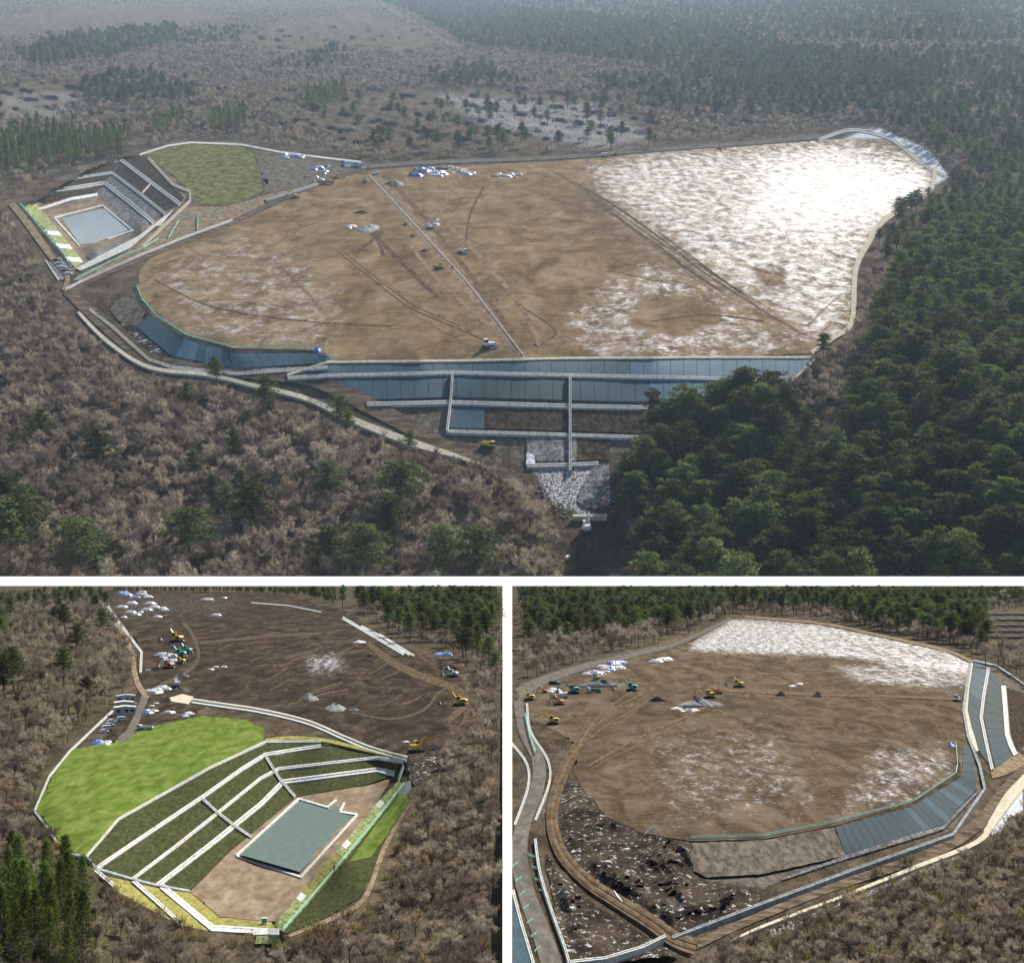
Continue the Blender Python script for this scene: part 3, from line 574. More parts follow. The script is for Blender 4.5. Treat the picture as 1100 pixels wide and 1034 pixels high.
for pts_, w_, l_ in ((BM1, 2.9, 'first berm channel from the crest of the long front bank'), (([(394,432)] + [(484,430),(612,434),(714,436),(800,438)]), 3.6, 'second berm channel from the crest of the long front bank'),
                     ([(479,461),(612,465),(690,467.5)], 3., 'third berm channel from the crest of the long front bank'), ([(566,498),(612,497),(643,495.5)], 3.4, 'short concrete berm channel at the bottom of the long front bank')):
    channel(A, [(x, y + 1.5) for x, y in pts_], w_, l_, 1.0, 'berm channels of the long front bank')
ribbon('crest_edge', A, CREST, 2.2, 'concrete_cream', 1.2, 1.5, label='cream concrete crest edge running along the top of the long front bank', cat='kerb', off=-1.6)
channel(A, [(486,400),(484,430),(480,462)], 2.2, 'left downpipe channel running down the long front bank', 2., cf=.3)
channel(A, [(612.5,402),(612.5,435),(612.5,470),(612.5,505)], 2.6, 'right downpipe channel running down the long front bank', 2., cf=.3)
ribbon('bank_end_kerb', A, [(877,384),(858,402),(835,421)], 2.2, 'concrete_cream', 1., 1., label='pale kerb closing the right end of the front bank', cat='kerb')
# curved sheeted bank at the left
LT = [(160,339),(200,365),(251,379),(349,379)]; LB = [(147,351),(184,382),(255,396),(364,388)]
tier(A, LT, LB, 22, lambda u: 'revet_frost' if .1 < u < .5 and random.random() < .35 else 'revet', 'curved blue-grey sheeted bank below the left end of the fill', lift=.8)
sheet('bank_earth', A, LBANK, 'slope_grey', step=4, lift=-.6, kind='structure')
sheet('graded_slope', A, [(124,322),(147,314),(158,333),(146,350),(128,345),(118,332)], 'slope_grey', step=5, lift=.5, kind='structure')
sheet('graded_slope', A, fuzz([(120,335),(150,355),(184,385),(168,384),(130,356)], 5, .6), 'dark_dirt', step=5, lift=.45, kind='structure')
sheet('snow_ramp', A, fuzz([(185,384),(255,397),(330,393),(330,398),(250,401),(190,392)], 5, .8), 'slope_snow', step=5, lift=.55, kind='structure')
# lower valley: rubble slope and snowy ramp
sheet('snow_ramp', A, fuzz([(566,486),(574,489),(575,500),(565,498)], 3, .8), 'snowdrift', step=3, lift=1., kind='structure')
sheet('snow_ramp', A, fuzz([(626,520),(640,500),(655,500),(655,520),(648,545),(630,545),(620,538)], 4, 1.2), 'slope_snow', step=3, lift=1., kind='structure')
sheet('dug_pit', A, fuzz([(632,548),(650,542),(664,546),(662,556),(645,556)], 4, .8), 'dark_dirt', step=3, lift=.8, kind='structure')
ribbon('concrete_beam', A, [(615,553.5),(652,553)], 2.6, 'concrete_cream', 3., 3., label='pale concrete beam across the pit below the front bank', cat='beam')
for i in range(26):
    t = i / 25; mb = MB(); px, py = 572 + 40 * t + random.uniform(-4, 4), 518 + 44 * t + random.uniform(-3, 3)
    s = random.uniform(1.0, 2.4) * A.mpp(px, py)
    V = [Vector((random.uniform(.7, 1.2) * math.cos(a), random.uniform(.7, 1.2) * math.sin(a), z)) * s for z, rr in ((0, 1), (.6, .9)) for a in [k * 1.05 for k in range(6)]] + [Vector((0, 0, 1.1 * s))]
    F = [(k, (k + 1) % 6, 6 + (k + 1) % 6, 6 + k) for k in range(6)] + [(6 + k, 6 + (k + 1) % 6, 12) for k in range(6)]
    o = put('boulder', mesh_from('boulder', V, F, 'rock'), None, label='pale boulder in the rubble line below the front bank', cat='rock', group='boulders in the rubble line'); o.matrix_world = A.M @ Matrix.Translation(A.at(px, py, .2))
# settling basin, upper left
def b1(pts): return [(x * .2182, 140 + y * .2182) for x, y in pts]          # from a 240 x 180 detail, 1100 wide
def b1h(levels):
    return rbf([(x * .2182, 140 + y * .2182, h) for x, y, h in levels])
HB1 = b1h([(100,365,-3),(310,240,-4),(505,158,-2),(600,140,-3),(680,122,0),(720,130,0),(830,250,0),(930,300,0),(940,345,0),(880,360,-4),(600,150,-5),(740,260,-4.5),(550,208,-9),(700,320,-9),(810,410,-9),(310,243,-9),(515,258,-14),(630,350,-14),(750,450,-14),(250,300,-14),(160,335,-12),(480,310,-19),(200,380,-19),(650,490,-19),(400,600,-19),(300,440,-19),(550,560,-19),(420,460,-19.5),(410,650,-19),(470,600,-12),(700,500,-8),(330,760,-6),(110,370,-4),(240,520,-4),(360,670,-5),(140,380,-9),(380,660,-15)])
def bsheet(name, pts, mat, lift=.3, **k): return sheet(name, A, b1(pts), mat, step=3, lift=lift, hfun=HB1, **k)
def bchan(pts, w_, label, lift=.8, mat='concrete'):
    p = dens(b1(pts), 5); hv = HB1
    old = A.h; A.h = hv
    r = channel(A, p, w_, label, lift, 'berm channels of the settling basin', cf=.3, step=5); A.h = old; return r
bsheet('basin_floor', [(105,362),(180,395),(480,315),(560,360),(700,500),(560,600),(400,660),(365,675),(200,470)], 'basin_dirt', .15, kind='structure')
for nm, pts_, m_, l_ in (('basin_slope', [(720,130),(680,122),(605,145),(885,365),(905,330),(840,265)], 'slope_brown', 'uppermost right slope of the settling basin beside the grass field'),
        ('basin_slope', [(595,158),(560,205),(812,395),(865,370)], 'slope_brown', 'second right slope of the settling basin'), ('basin_slope', [(552,215),(520,255),(755,440),(808,408)], 'slope_snow', 'third right slope of the settling basin'),
        ('basin_slope', [(512,266),(480,312),(655,488),(725,462),(742,448)], 'slope_snow', 'lowest right slope of the settling basin above the pond'), ('basin_slope', [(310,235),(505,160),(594,150),(556,204)], 'slope_brown', 'uppermost back slope of the settling basin below the cedars'),
        ('basin_slope', [(300,248),(548,212),(516,252),(270,288)], 'slope_brown', 'middle back slope of the settling basin'), ('basin_slope', [(190,335),(270,300),(508,264),(476,305),(340,325),(220,360)], 'slope_brown', 'lowest back slope of the settling basin')):
    bsheet(nm, pts_, m_, .35, label=l_, cat='slope')
bchan([(600,147),(740,252),(885,360)], 3.4, 'highest right berm channel of the settling basin', 1.)
bchan([(310,241),(552,208),(700,318),(812,408)], 2.6, 'middle berm channel turning the corner of the settling basin', 1.)
bchan([(160,335),(260,298),(515,258),(640,355),(755,452)], 3.6, 'lowest berm channel turning the corner of the settling basin', 1.)
bchan([(505,158),(600,147)], 1.8, 'short upper back berm channel of the settling basin', 1.)
bchan([(740,262),(700,304)], 1.2, 'small downpipe on the right slopes of the settling basin', 1.2)
bsheet('snow_ramp', [(185,385),(350,330),(480,308),(482,322),(350,345),(215,388)], 'snowdrift', .6, kind='structure')
sheet('apron', A, b1([(875,365),(790,470),(770,470),(640,580),(400,690),(375,680),(500,610),(680,520),(760,460),(860,385)]), 'concrete', step=3, lift=1.3, kind='structure')
bsheet('pond_water', [(300,432),(512,385),(632,490),(530,530),(470,555),(395,562)], 'water1', .5, kind='structure')
for i, pts_ in enumerate(([(268,430),(390,565)], [(268,428),(508,368)], [(508,372),(650,490)], [(530,532),(660,490)])):
    o = ribbon('pond_kerb', A, b1(pts_), 1.6, 'concrete', .9, 1.2, label='low concrete kerb on the %s side of the small frozen pond' % ('left', 'far', 'right', 'near')[i], cat='kerb')
    # sit on the basin floor
    p = dens(b1(pts_), 8); A_h = A.h; A.h = HB1; o.data = strip_mesh('pond_kerb', A, offset(p, -.8), offset(p, .8), 'concrete', 1.1, 1.6); A.h = A_h
bsheet('turf_slope', [(108,366),(150,345),(200,385),(410,640),(368,672)], 'grass_pale', .4, kind='structure')
for k in range(3):
    y = 490 + 65 * k; x = 215 + 52 * k; bsheet('turf_step', [(x, y), (x + 75, y + 8), (x + 90, y + 30), (x + 15, y + 22)], 'snowdrift', .7, kind='structure')
bsheet('turf_bank', [(50,405),(100,366),(300,605),(225,640),(150,545)], 'grass_dark', .5, kind='structure')
bsheet('basin_gravel_patch', [(370,590),(430,560),(560,545),(590,570),(520,605),(400,640)], 'basin_dirt', .5, kind='structure')
bsheet('snow_ramp', [(420,620),(480,590),(560,560),(600,530),(640,515),(600,560),(520,610),(450,635)], 'slope_snow', .8, kind='structure')
sheet('parking_apron', A, b1([(240,650),(300,620),(370,690),(330,735),(290,735)]), 'slope_snow', step=4, lift=.5, kind='structure')
def fence(fr, pts, hpx, label, mat='tealfence', every=7, group=None):
    r = empty('fence', fr, label, 'fence', group); p = dens(pts, every); a = np.array(p); m = fr.mpp(*p[len(p) // 2]); hh = hpx * m
    base = fr.pts(a[:, 0], a[:, 1], lift=.2 * fr.H / 300)
    for lo, hi in ((.78, 1.), (.4, .56)):
        V = []; F = []; n = len(p)
        for zz in (lo, hi): V += [b + np.array([0, 0, zz * hh]) for b in base]
        F = [(i, i + 1, n + i + 1, n + i) for i in range(n - 1)]
        o = put_local(r, 'rail', mesh_from('rail', V, F, mat)); s = o.modifiers.new('thick', 'SOLIDIFY'); s.thickness = .35 * m
    pm = MB().tube((0, 0, -.1 * hh), (0, 0, 1.05 * hh), .35 * m, .35 * m, 5).mesh('post', mat)
    for b in base:
        o = put_local(r, 'post', pm); o.location = b
    return r
fence(A, [(147,308),(152,322),(168,340),(200,361),(251,374),(349,375.5)], 2.6, 'teal fence along the crest of the curved left bank')
fence(A, b1([(100,365),(230,520),(365,675)]), 2.4, 'teal fence along the left rim of the settling basin')
fence(A, b1([(860,442),(980,425),(1100,405)]), 1.8, 'short teal fence on the bare ground right of the settling basin', every=9)
fence(A, b1([(830,535),(880,450)]), 1.8, 'slanting teal fence between basin and haul road', every=9)
fence(A, b1([(975,425),(972,495)]), 2.2, 'stub of teal fence running down to the haul road', every=7)
fence(A, [(80,302),(120,281),(155,267),(170,257)], 1.8, 'low teal guard rail beside the haul road below the basin', every=8)
channel(A, b1([(730,135),(850,265),(935,300),(935,345),(700,570)]), 2.4, 'pale rim channel between the settling basin and the grass field', .6, bed='road_tan', curb='concrete_cream')
ribbon('kerb', A, [(150,166),(180,156.5),(205,153),(258,155),(300,163),(345,169),(388,174)], 1.8, 'concrete', .8, 1., label='white kerb along the back of the olive grass field', cat='kerb')
channel(A, [(70,310),(100,296),(150,274),(200,254),(250,236)], 2.2, 'concrete channel beside the haul road under the settling basin', .8)
ribbon('kerb', A, b1([(225,640),(288,735)]), 1.4, 'concrete', .8, 1., label='white kerb beside the parked cars at the basin corner', cat='kerb')
ribbon('drain_wall', A, [(286,214.5),(305,209),(342,197)], 3.2, 'pileslate', 2.5, 3., label='dark grey retaining wall beside the haul road left of the excavators', cat='wall')
sheet('basin_earth', A, BASIN1, 'road_tan', step=3, lift=-.5, hfun=HB1, kind='structure')

# ================================================================== NEAR LEFT SITE (green field and settling basin)
sheet('dark_fill', B, fuzz(SOIL2, 8, .8), 'soil2', step=4, lift=.05, kind='structure', attrs={'snow': [([(325,705),(365,700),(370,720),(335,725)], 8, .55), ([(120,640),(260,640),(250,660),(130,662)], 10, .2)], 'dark': [([(200,700),(330,720),(440,745),(360,790),(210,750)], 20, .45), ([(340,690),(420,710),(470,730),(440,740),(380,715)], 6, .6), ([(150,640),(330,645),(350,660),(200,670)], 10, .4), ([(400,770),(470,740),(480,770),(440,810)], 10, .7)]})
sheet('green_field', B, fuzz(GREEN2, 4, 1.4), 'grass2', step=4, lift=.08, kind='structure')
sheet('basin_earth', B, BASIN2, 'grass_dark', step=4, lift=-.08, kind='structure')
W1 = [(104,931),(162,892),(219,854),(260,825),(285,809.5),(345,800.5)]; W2 = [(142.5,943),(190,907),(234,872),(280,835),(299,825),(405,813),(433,817)]; W3 = [(169,950),(225,907),(280,863),(304,839),(405,826),(424,830)]
RIM = [(93,920),(127,880),(225,825),(285,799),(345,797)]; TOE = [(204,956),(253,908),(285,883),(318,855),(395,842),(418,834)]
def band(name, fr, top, bot, mat, n=60, lift=.06, **k):
    P = []
    for i in range(n + 1):
        a, b = lerp(top, i / n), lerp(bot, i / n); P.append([(a[0] + (b[0] - a[0]) * j / 4, a[1] + (b[1] - a[1]) * j / 4) for j in range(5)])
    a = np.array([q for r_ in P for q in r_]); V = fr.pts(a[:, 0], a[:, 1], lift=lift); F = [(5 * i + j, 5 * i + j + 1, 5 * i + j + 6, 5 * i + j + 5) for i in range(n) for j in range(4)]
    if np.cross(V[1] - V[0], V[6] - V[0])[2] < 0: F = [f[::-1] for f in F]
    return put(name, mesh_from(name, V, F, mat, True, fr.plan(V)), fr, **k)
band('terrace_slope', B, RIM, W1, 'grass_dark', label='highest dark turf terrace slope beside the bright green field', cat='slope')
band('terrace_slope', B, W1[:-1] + [(345,800.5),(433,817)], W2, 'grass_dark', label='second dark turf terrace slope of the near basin', cat='slope')
band('terrace_slope', B, W2, W3, 'grass_dark', label='third dark turf terrace slope of the near basin', cat='slope')
band('terrace_slope', B, W3, TOE, 'grass_dark', label='lowest dark turf terrace slope above the rectangular pond', cat='slope')
for ln, w_, l_ in ((W1, 3.4, 'highest white berm channel of the near terraced basin'), (W2, 2.8, 'middle white berm channel of the near terraced basin'), (W3, 4.6, 'lowest, widest white berm channel of the near terraced basin')):
    channel(B, ln, w_, l_, .10, 'berm channels of the near basin', cf=.34, bed='channel_grey')
channel(B, [(217.6,857),(234,872),(250.7,885),(270,898)], 2.4, 'cross drain stepping down the left terraces of the near basin', .16)
channel(B, [(285,811),(300,835),(317,855)], 2.4, 'cross drain at the corner of the near basin terraces', .16)
channel(B, [(432,813),(433,822),(428,836)], 2., 'short drain closing the right end of the near terraces', .16)
ribbon('end_kerb', B, [(93,920),(104,932),(142,943),(169,950),(204,956)], 2.2, 'channel_grey', .2, .3, label='grey concrete kerb closing the front ends of the terraces', cat='kerb')
sheet('turf_bank', B, [(96,931),(104,934),(142,946),(204,958),(236,985),(290,988),(296,996),(277,1001),(222,999),(190,992),(122,955)], 'grass_yellow', step=4, lift=.02, kind='structure')
channel(B, [(102,933),(123,951)], 3.6, 'shortest white flume descending from the terrace ends', .12, bed='concrete'); channel(B, [(143,945),(168,967),(192,989)], 4., 'middle white flume descending from the terrace ends', .12, bed='concrete')
channel(B, [(174,951),(228,996),(279,999)], 6.5, 'broad white flume bending round the front corner of the near basin', .12, bed='concrete', cf=.3)
sheet('basin_floor', B, fuzz([(204,957),(253,909),(318,856),(395,843),(420,836),(406,862),(370,905),(300,990),(236,984)], 8, .5), 'basin_dirt', step=4, lift=.06, kind='structure')
sheet('pond_water', B, [(258,917.5),(322,860),(352,869),(362,864),(366,873),(378,876),(322,936)], 'water2', step=8, lift=.16, hfun=lambda x, y: np.full(np.shape(x), -5.3), kind='structure')
pk = empty('pond_kerb', B, 'concrete kerb framing the teal rectangular pond of the near basin', 'kerb')
PK = [(254,918),(321,857),(351.5,866),(361.6,858),(370,861),(365,871),(384,874),(323,941),(254,918)]
for a, b in zip(PK[:-1], PK[1:]):
    if (a, b) == (PK[3], PK[4]): continue
    put_local(pk, 'kerb_length', strip_mesh('kerb_length', B, offset(dens([a, b], 12), -1.0), offset(dens([a, b], 12), 1.0), 'concrete', .22, .5))
# checker-turfed inner dike slope, one plot after another
DI = [(294,993),(330,950),(370,904),(405,862),(428,838)]; DO = [(304,1000),(345,953),(385,905),(415,868),(434,842)]
tf = empty('turfed_dike', B, 'pale green plotted inner slope of the dike right of the pond', 'embankment')
for i in range(22):
    u0, u1 = i / 22 + .001, (i + 1) / 22 - .001; a, b, c, d = lerp(DI, u0), lerp(DI, u1), lerp(DO, u1), lerp(DO, u0)
    for k0, k1 in ((0, .495), (.505, 1)):
        q = [(x[0] + (y[0] - x[0]) * k, x[1] + (y[1] - x[1]) * k) for x, y, k in ((a, d, k0), (b, c, k0), (b, c, k1), (a, d, k1))]
        P = np.array(q); V = B.pts(P[:, 0], P[:, 1], lift=.12 + random.uniform(0, .05)); V = np.concatenate([V, V - [0, 0, .2]])
        F = [(0, 1, 2, 3), (0, 4, 5, 1), (1, 5, 6, 2), (2, 6, 7, 3), (3, 7, 4, 0)]
        if np.cross(V[1] - V[0], V[2] - V[0])[2] < 0: F = [f[::-1] for f in F]
        put_local(tf, 'turf_plot', mesh_from('turf_plot', V, F, 'concrete' if i in (4, 12, 18) and k0 == 0 else ('grass_yellow' if 4 < i < 11 else 'grass_pale'), False, B.plan(V)))
sheet('grass_dike', B, fuzz([(434,843),(441,858),(428,880),(412,908),(388,962),(352,984),(308,1002),(304,1001),(345,954),(385,906),(415,869)], 6, .5), 'grass_dark', step=4, lift=.08, kind='structure')
sheet('green_dike', B, fuzz([(434,846),(440,860),(426,880),(410,905),(398,920),(375,925),(395,897),(418,868)], 5, .6), 'grass2', step=4, lift=.12, kind='structure')
ribbon('rim_path', B, smoothline([(441,862),(428,882),(412,912),(390,966),(352,988),(310,1005)]), [2,3,5,5,5,3], 'road_tan', .1, .3, kind='structure')
fence(B, [(434,842),(415,867),(385,904),(345,952),(304,1000)], 3.2, 'teal-green fence along the crest of the dike right of the pond', every=8)
channel(B, [(37,870),(53,833),(75,806),(128,756)], 1.8, 'narrow white channel along the wood side of the green field', .12)
channel(B, [(37.5,871),(50,887),(68,914),(93,920)], 2., 'narrow white channel round the near corner of the green field', .12)
channel(B, [(93,919),(127,879),(225,824),(285,796),(345,795.5)], 2., 'narrow white channel between the green field and the terraces', .12, bed='road_tan')
ribbon('rim_path', B, smoothline([(285,795),(310,792),(345,794),(390,804),(434,814)]), 3.5, 'grass_yellow', .16, .3, kind='structure')
channel(B, smoothline([(206,752),(240,757),(280,763),(330,775),(370,792),(400,804),(437,814)]), 5., 'double white road channel between the dark fill and the green field', .14, bed='gravel', cf=.25)
ribbon('site_road', B, smoothline([(104,638),(118,660),(132,680),(141,700),(144,720),(150,738),(160,748)]), [3,4,5,6,6,7], 'road_tan', .12, .3, kind='structure')
ribbon('site_road', B, smoothline([(158,742),(152,758),(145,775),(138,788),(128,795)]), [8,7,9,8], 'gravel', .11, .3, kind='structure')
ribbon('site_road', B, smoothline([(158,745),(175,735),(195,725),(210,712),(213,700),(206,680),(196,668)]), [6,5,4,4,4], 'rut_dusk', .13, .3, kind='structure')
ribbon('site_road', B, smoothline([(215,690),(250,687),(290,683),(345,680)]), [3,2.5,3], 'rut_dusk', .12, .3, kind='structure')
channel(B, [(108,640),(122,660),(143,688),(152,700),(151,722)], 2.6, 'blue-grey channel beside the site road at the left edge of the dark fill', .14)
sheet('paved_pad', B, [(182,749),(196,745),(208,748),(203,756),(184,753)], 'concrete_cream', step=5, lift=.14, kind='structure')
ribbon('haul_road', B, smoothline([(395,690),(420,710),(450,725),(490,740),(500,755),(480,775)]), [5,8,8,9,6], 'rut', .1, .3, kind='structure')
ribbon('haul_road', B, smoothline([(378,765),(420,772),(455,762),(470,745),(485,735)]), [2,2.5,2.5,3], 'rut_dusk', .1, .3, kind='structure')
for i in range(16):
    x, y = random.uniform(280,440), random.uniform(705,760); ribbon('wheel_track', B, smoothline([(x,y),(x+random.uniform(8,18),y-random.uniform(3,7)),(x+random.uniform(20,40),y-random.uniform(8,15))]), random.uniform(1,2), 'rut_dusk' if i % 2 else 'rut', .08+i*.003, .2, step=0, kind='structure')
for k, ln in enumerate(([(368,663),(400,682),(434,702)], [(388,672),(415,686),(440,703)], [(408,681),(445,704)])):
    channel(B, ln, (3.,2.2,1.8)[k], '%s of the three pale channels beside the far wood of the dark fill' % ('longest', 'middle', 'shortest')[k], .14)
ribbon('kerb', B, [(270,647),(310,650),(345,657)], 1.2, 'channel_grey', .12, .3, label='thin grey kerb at the back of the dark fill below the far pines', cat='kerb')
sheet('dug_pit', B, fuzz([(437,820),(470,808),(492,812),(485,825),(455,838),(442,845)], 5, 1), 'dark_dirt', step=4, lift=.07, kind='structure')
sheet('dark_slope', B, [(425,850),(433,840),(441,838),(442,846),(434,858)], 'pileslate', step=4, lift=.12, kind='structure')

# ================================================================== NEAR RIGHT SITE (brown fill with snow)
sheet('brown_fill', B, fuzz(PLAT3, 8, .6), 'soil3', step=4, lift=.05, kind='structure', attrs={
    'snow': [([(742,690),(786,664),(880,669),(1020,698),(1045,712),(1040,720),(900,706),(740,700)], 4, .62), ([(890,716),(960,712),(1045,718),(1042,736),(1000,740),(920,733)], 5, .5), ([(940,800),(1020,800),(1030,830),(960,865),(900,870)], 14, .38), ([(700,800),(830,780),(880,860),(720,880)], 25, .26), ([(566,755),(612,790),(618,830),(600,800)], 8, .3)],
    'dark': [([(600,745),(720,735),(860,760),(720,770)], 10, .22), ([(640,765),(690,770),(640,830),(618,830)], 10, .25), ([(760,752),(860,765),(840,780)], 6, .3)]})  # last dark patch is the grey heap's cast shadow, painted into the soil
def vnoise(x, y, seed=0):
    x = np.asarray(x, float); y = np.asarray(y, float); xi = np.floor(x); yi = np.floor(y); fx = x - xi; fy = y - yi; fx = fx * fx * (3 - 2 * fx); fy = fy * fy * (3 - 2 * fy)
    def hsh(a, b): return np.modf(np.abs(np.sin(a * 127.1 + b * 311.7 + seed * 74.7) * 43758.5453))[0]
    return (hsh(xi, yi) * (1 - fx) + hsh(xi + 1, yi) * fx) * (1 - fy) + (hsh(xi, yi + 1) * (1 - fx) + hsh(xi + 1, yi + 1) * fx) * fy
CALM = dens(smoothline([(637,775),(625,795),(612,815),(599,845),(593,880),(603,915),(630,945),(660,965),(700,990),(725,1008),(748,1016)], 6), 4) + dens([(722,1006),(820,969),(920,932)], 5) + dens([(575,900),(580,935),(592,975),(608,1020),(612,1032),(650,1028),(690,1016),(715,1004)], 5)
def churn(x, y):
    xr = x + 14 * (vnoise(x / 22, y / 18, 5) - .5); yr = y + 12 * (vnoise(x / 20, y / 16, 6) - .5)
    a = 1 - np.abs(2 * vnoise((xr * .8 + yr * .6) / 7, (yr * .8 - xr * .6) / 20, 1) - 1); b = 1 - np.abs(2 * vnoise(xr / 9, yr / 6, 2) - 1); c = vnoise(x / 3, y / 2.4, 3)
    d = np.full(np.shape(x), 1e9)
    for q in CALM: d = np.minimum(d, np.hypot(x - q[0], y - q[1]))
    k = np.clip((d - 9) / 10, 0, 1)
    return B.h(x, y) + k * (.08 + (.55 * a + .3 * b) * vnoise(x / 26, y / 20, 8) + .12 * c)
sheet('churned_slope', B, fuzz([(603,845),(616,835),(632,852),(652,878),(692,895),(740,904),(746,942),(816,958),(815,972),(722,1003),(690,985),(640,955),(606,915),(597,880)], 6, 1.2), 'dark_dirt', step=2, lift=.12, kind='structure', hfun=churn)
sheet('churned_slope', B, fuzz([(585,915),(600,930),(640,972),(700,1008),(730,1025),(650,1034),(612,1034),(596,980)], 6, 1.2), 'dark_dirt', step=2, lift=.11, kind='structure', hfun=churn)
for i in range(34):
    x, y = random.uniform(610,720), random.uniform(855,975)
    if not inpoly(np.array([x]), np.array([y]), [(606,850),(650,885),(740,908),(730,985),(640,950),(605,905)])[0]: continue
    a = random.uniform(.3, 1.3) * (1 if x < 680 else -1); L = random.uniform(6, 18)
    ribbon('earth_ridge', B, [(x,y),(x+L*math.cos(a)*.5+random.uniform(-2,2),y+L*math.sin(a)*.5),(x+L*math.cos(a),y+L*math.sin(a))], [.5, random.uniform(1.5,3),.5], random.choice(('rut','slope_snow','rut','dark_dirt','snowdrift')), random.uniform(.2,.5), .6, kind='structure', step=0)
sheet('graded_slope', B, fuzz([(742,905),(820,902),(896,888),(909,918),(880,925),(820,938),(760,942),(735,930)], 6, .6), 'slope_grey', step=4, lift=.1, kind='structure')
sheet('bank_earth', B, FRONT3, 'slope_grey', step=4, lift=-.06, kind='structure')
tier(B, [(897,888),(978,866.5),(1031,835),(1034,825),(1034,800)], [(909,918),(1013,885),(1049,848),(1047,825),(1046,800)], 24, lambda u: 'revet_pale_b' if .35 < u < .8 and random.random() < .25 else 'revet_b', 'blue sheeted bank rounding the near corner of the brown fill', lift=.12)
ribbon('snow_foot', B, [(840,944),(909,920),(1013,888),(1049,851)], [1.5,4,5,2], 'slope_snow', .15, .3, kind='structure')
sheet('bank_earth', B, RIGHT3, 'slope_grey', step=4, lift=-.06, kind='structure')
K1 = [(1047,711),(1042,740),(1040,762),(1044,780),(1053,808)]; K2 = [(1062,717),(1057,745),(1054,770),(1059,795),(1066,826)]; K3 = [(1078,736),(1080,760),(1082,788),(1086,800),(1091,810)]; K4 = [(1112,748),(1113,765),(1114,785),(1112,800),(1108,815)]
tier(B, K1, K2, 12, lambda u: 'revet_pale_b' if u < .3 else 'revet_b', 'innermost blue sheeted slope at the right end of the brown fill', lift=.12)
tier(B, [(1065,719),(1060,745),(1057,770),(1062,795),(1069,824)], K3, 12, lambda u: 'revet_green_b' if u < .5 else 'revet_b', 'middle sheeted slope at the right end of the brown fill', lift=.12)
tier(B, [(1082,738),(1084,760),(1087,788),(1091,800),(1096,809)], K4, 10, 'slope_brown', 'outer brown slope at the right end of the brown fill', lift=.12, gap=.01)
channel(B, K2, 3.2, 'inner berm channel on the right-hand sheeted slopes', .3); channel(B, K3, 5., 'broad outer berm channel on the right-hand sheeted slopes', .3, bed='concrete')
ribbon('rim_path', B, [(1044,712),(1039,740),(1037,762),(1041,782),(1050,806)], [3,4,5,6,3], 'concrete_cream', .16, .3, kind='structure')
channel(B, [(1042,712),(1035,762),(1040,790),(1052,820),(1058,846),(1024,895),(920,932),(820,969),(722,1006)], 2.8, 'long blue-grey channel round the foot of the near sheeted bank', .36, bed='channel_grey', curb='channel_grey')
ribbon('bank_edge_kerb', B, [(1046,709),(1070,714),(1090,727),(1115,745)], 1.6, 'channel_grey', .3, .4, label='grey kerb along the top of the right-hand slopes by the wood', cat='kerb')
ribbon('service_road', B, smoothline([(785,1010),(820,994),(900,964),(980,932),(1049,904),(1068,880),(1085,855),(1110,828)]), [2,3,3,4,5,9,12,10], 'concrete_cream', .16, .3, kind='structure')
ribbon('haul_road', B, smoothline([(740,1018),(800,990),(900,950),(1000,915),(1050,885),(1075,855),(1110,815)]), [9,9,9,12,14,14,12], 'road_dark', .1, .25, kind='structure')
ribbon('haul_road', B, smoothline([(1065,832),(1085,822),(1115,800)]), [8,14,16], 'road_tan', .12, .25, kind='structure')
TRK = smoothline([(637,775),(625,795),(612,815),(599,845),(593,880),(603,915),(630,945),(660,965),(700,990),(725,1008),(748,1016)], 6)
ribbon('haul_road', B, TRK, [10,11,12,13,14,16,18], 'rut_soft', .26, .5, step=0, kind='structure')
for o_ in (-3.2, 3.2): ribbon('wheel_track', B, TRK, 2.6, 'rut', .31, .3, off=o_, step=0, kind='structure')
for i, (ln, w_) in enumerate([([(637,775),(660,755),(680,742)],1.6),([(642,778),(665,758),(690,745)],1.4),([(632,822),(680,795),(740,768),(762,757)],2.),([(634,826),(684,800),(744,772)],1.2),([(625,800),(650,780),(700,750)],1.4),([(1004,760),(1012,752),(1006,748)],1.2),([(760,740),(860,745),(940,747),(1025,750)],3.)]):
    ribbon('wheel_track', B, smoothline(ln, 8), w_, 'rut_soft', .1 + i * .004, .25, step=0, kind='structure')
for i in range(16):
    k = random.uniform(.25, .93); th = random.uniform(.2, 5.6); cx_, cy_ = 835 + random.uniform(-20, 20), 800
    ln = [(cx_ + 205 * k * math.cos(th + q * .12), cy_ + 88 * k * math.sin(th + q * .12)) for q in range(random.randint(4, 12))]
    if not all(inpoly(np.array([p[0] for p in ln]), np.array([p[1] for p in ln]), PLAT3)): continue
    ribbon('wheel_track', B, smoothline(ln, 3), [.2, 1., .9, .2], random.choice(('rut_soft', 'rut_soft', 'rut_soft')), .07 + i * .001, .1, step=0, kind='structure')
GR = smoothline([(556,750),(563,785),(578,815),(577,845),(562,885),(558,920),(566,960),(583,1005),(600,1060)], 6)
ribbon('gravel_road', B, GR, [9,12,14,15,17,18,20,24], 'gravel', .12, .3, step=0, kind='structure')
channel(B, offset(smoothline([(566,755),(570,785),(588,815),(590,840),(575,880)], 5), 0), 2.2, 'white-edged channel right of the upper gravel road', .16)
channel(B, smoothline([(575,900),(580,935),(592,975),(608,1020),(615,1050)], 5), 2.6, 'pale channel right of the lower gravel road', .4)
channel(B, smoothline([(550,798),(566,820),(567,845),(553,885)], 5), 2.4, 'white-edged channel left of the upper gravel road', .16)
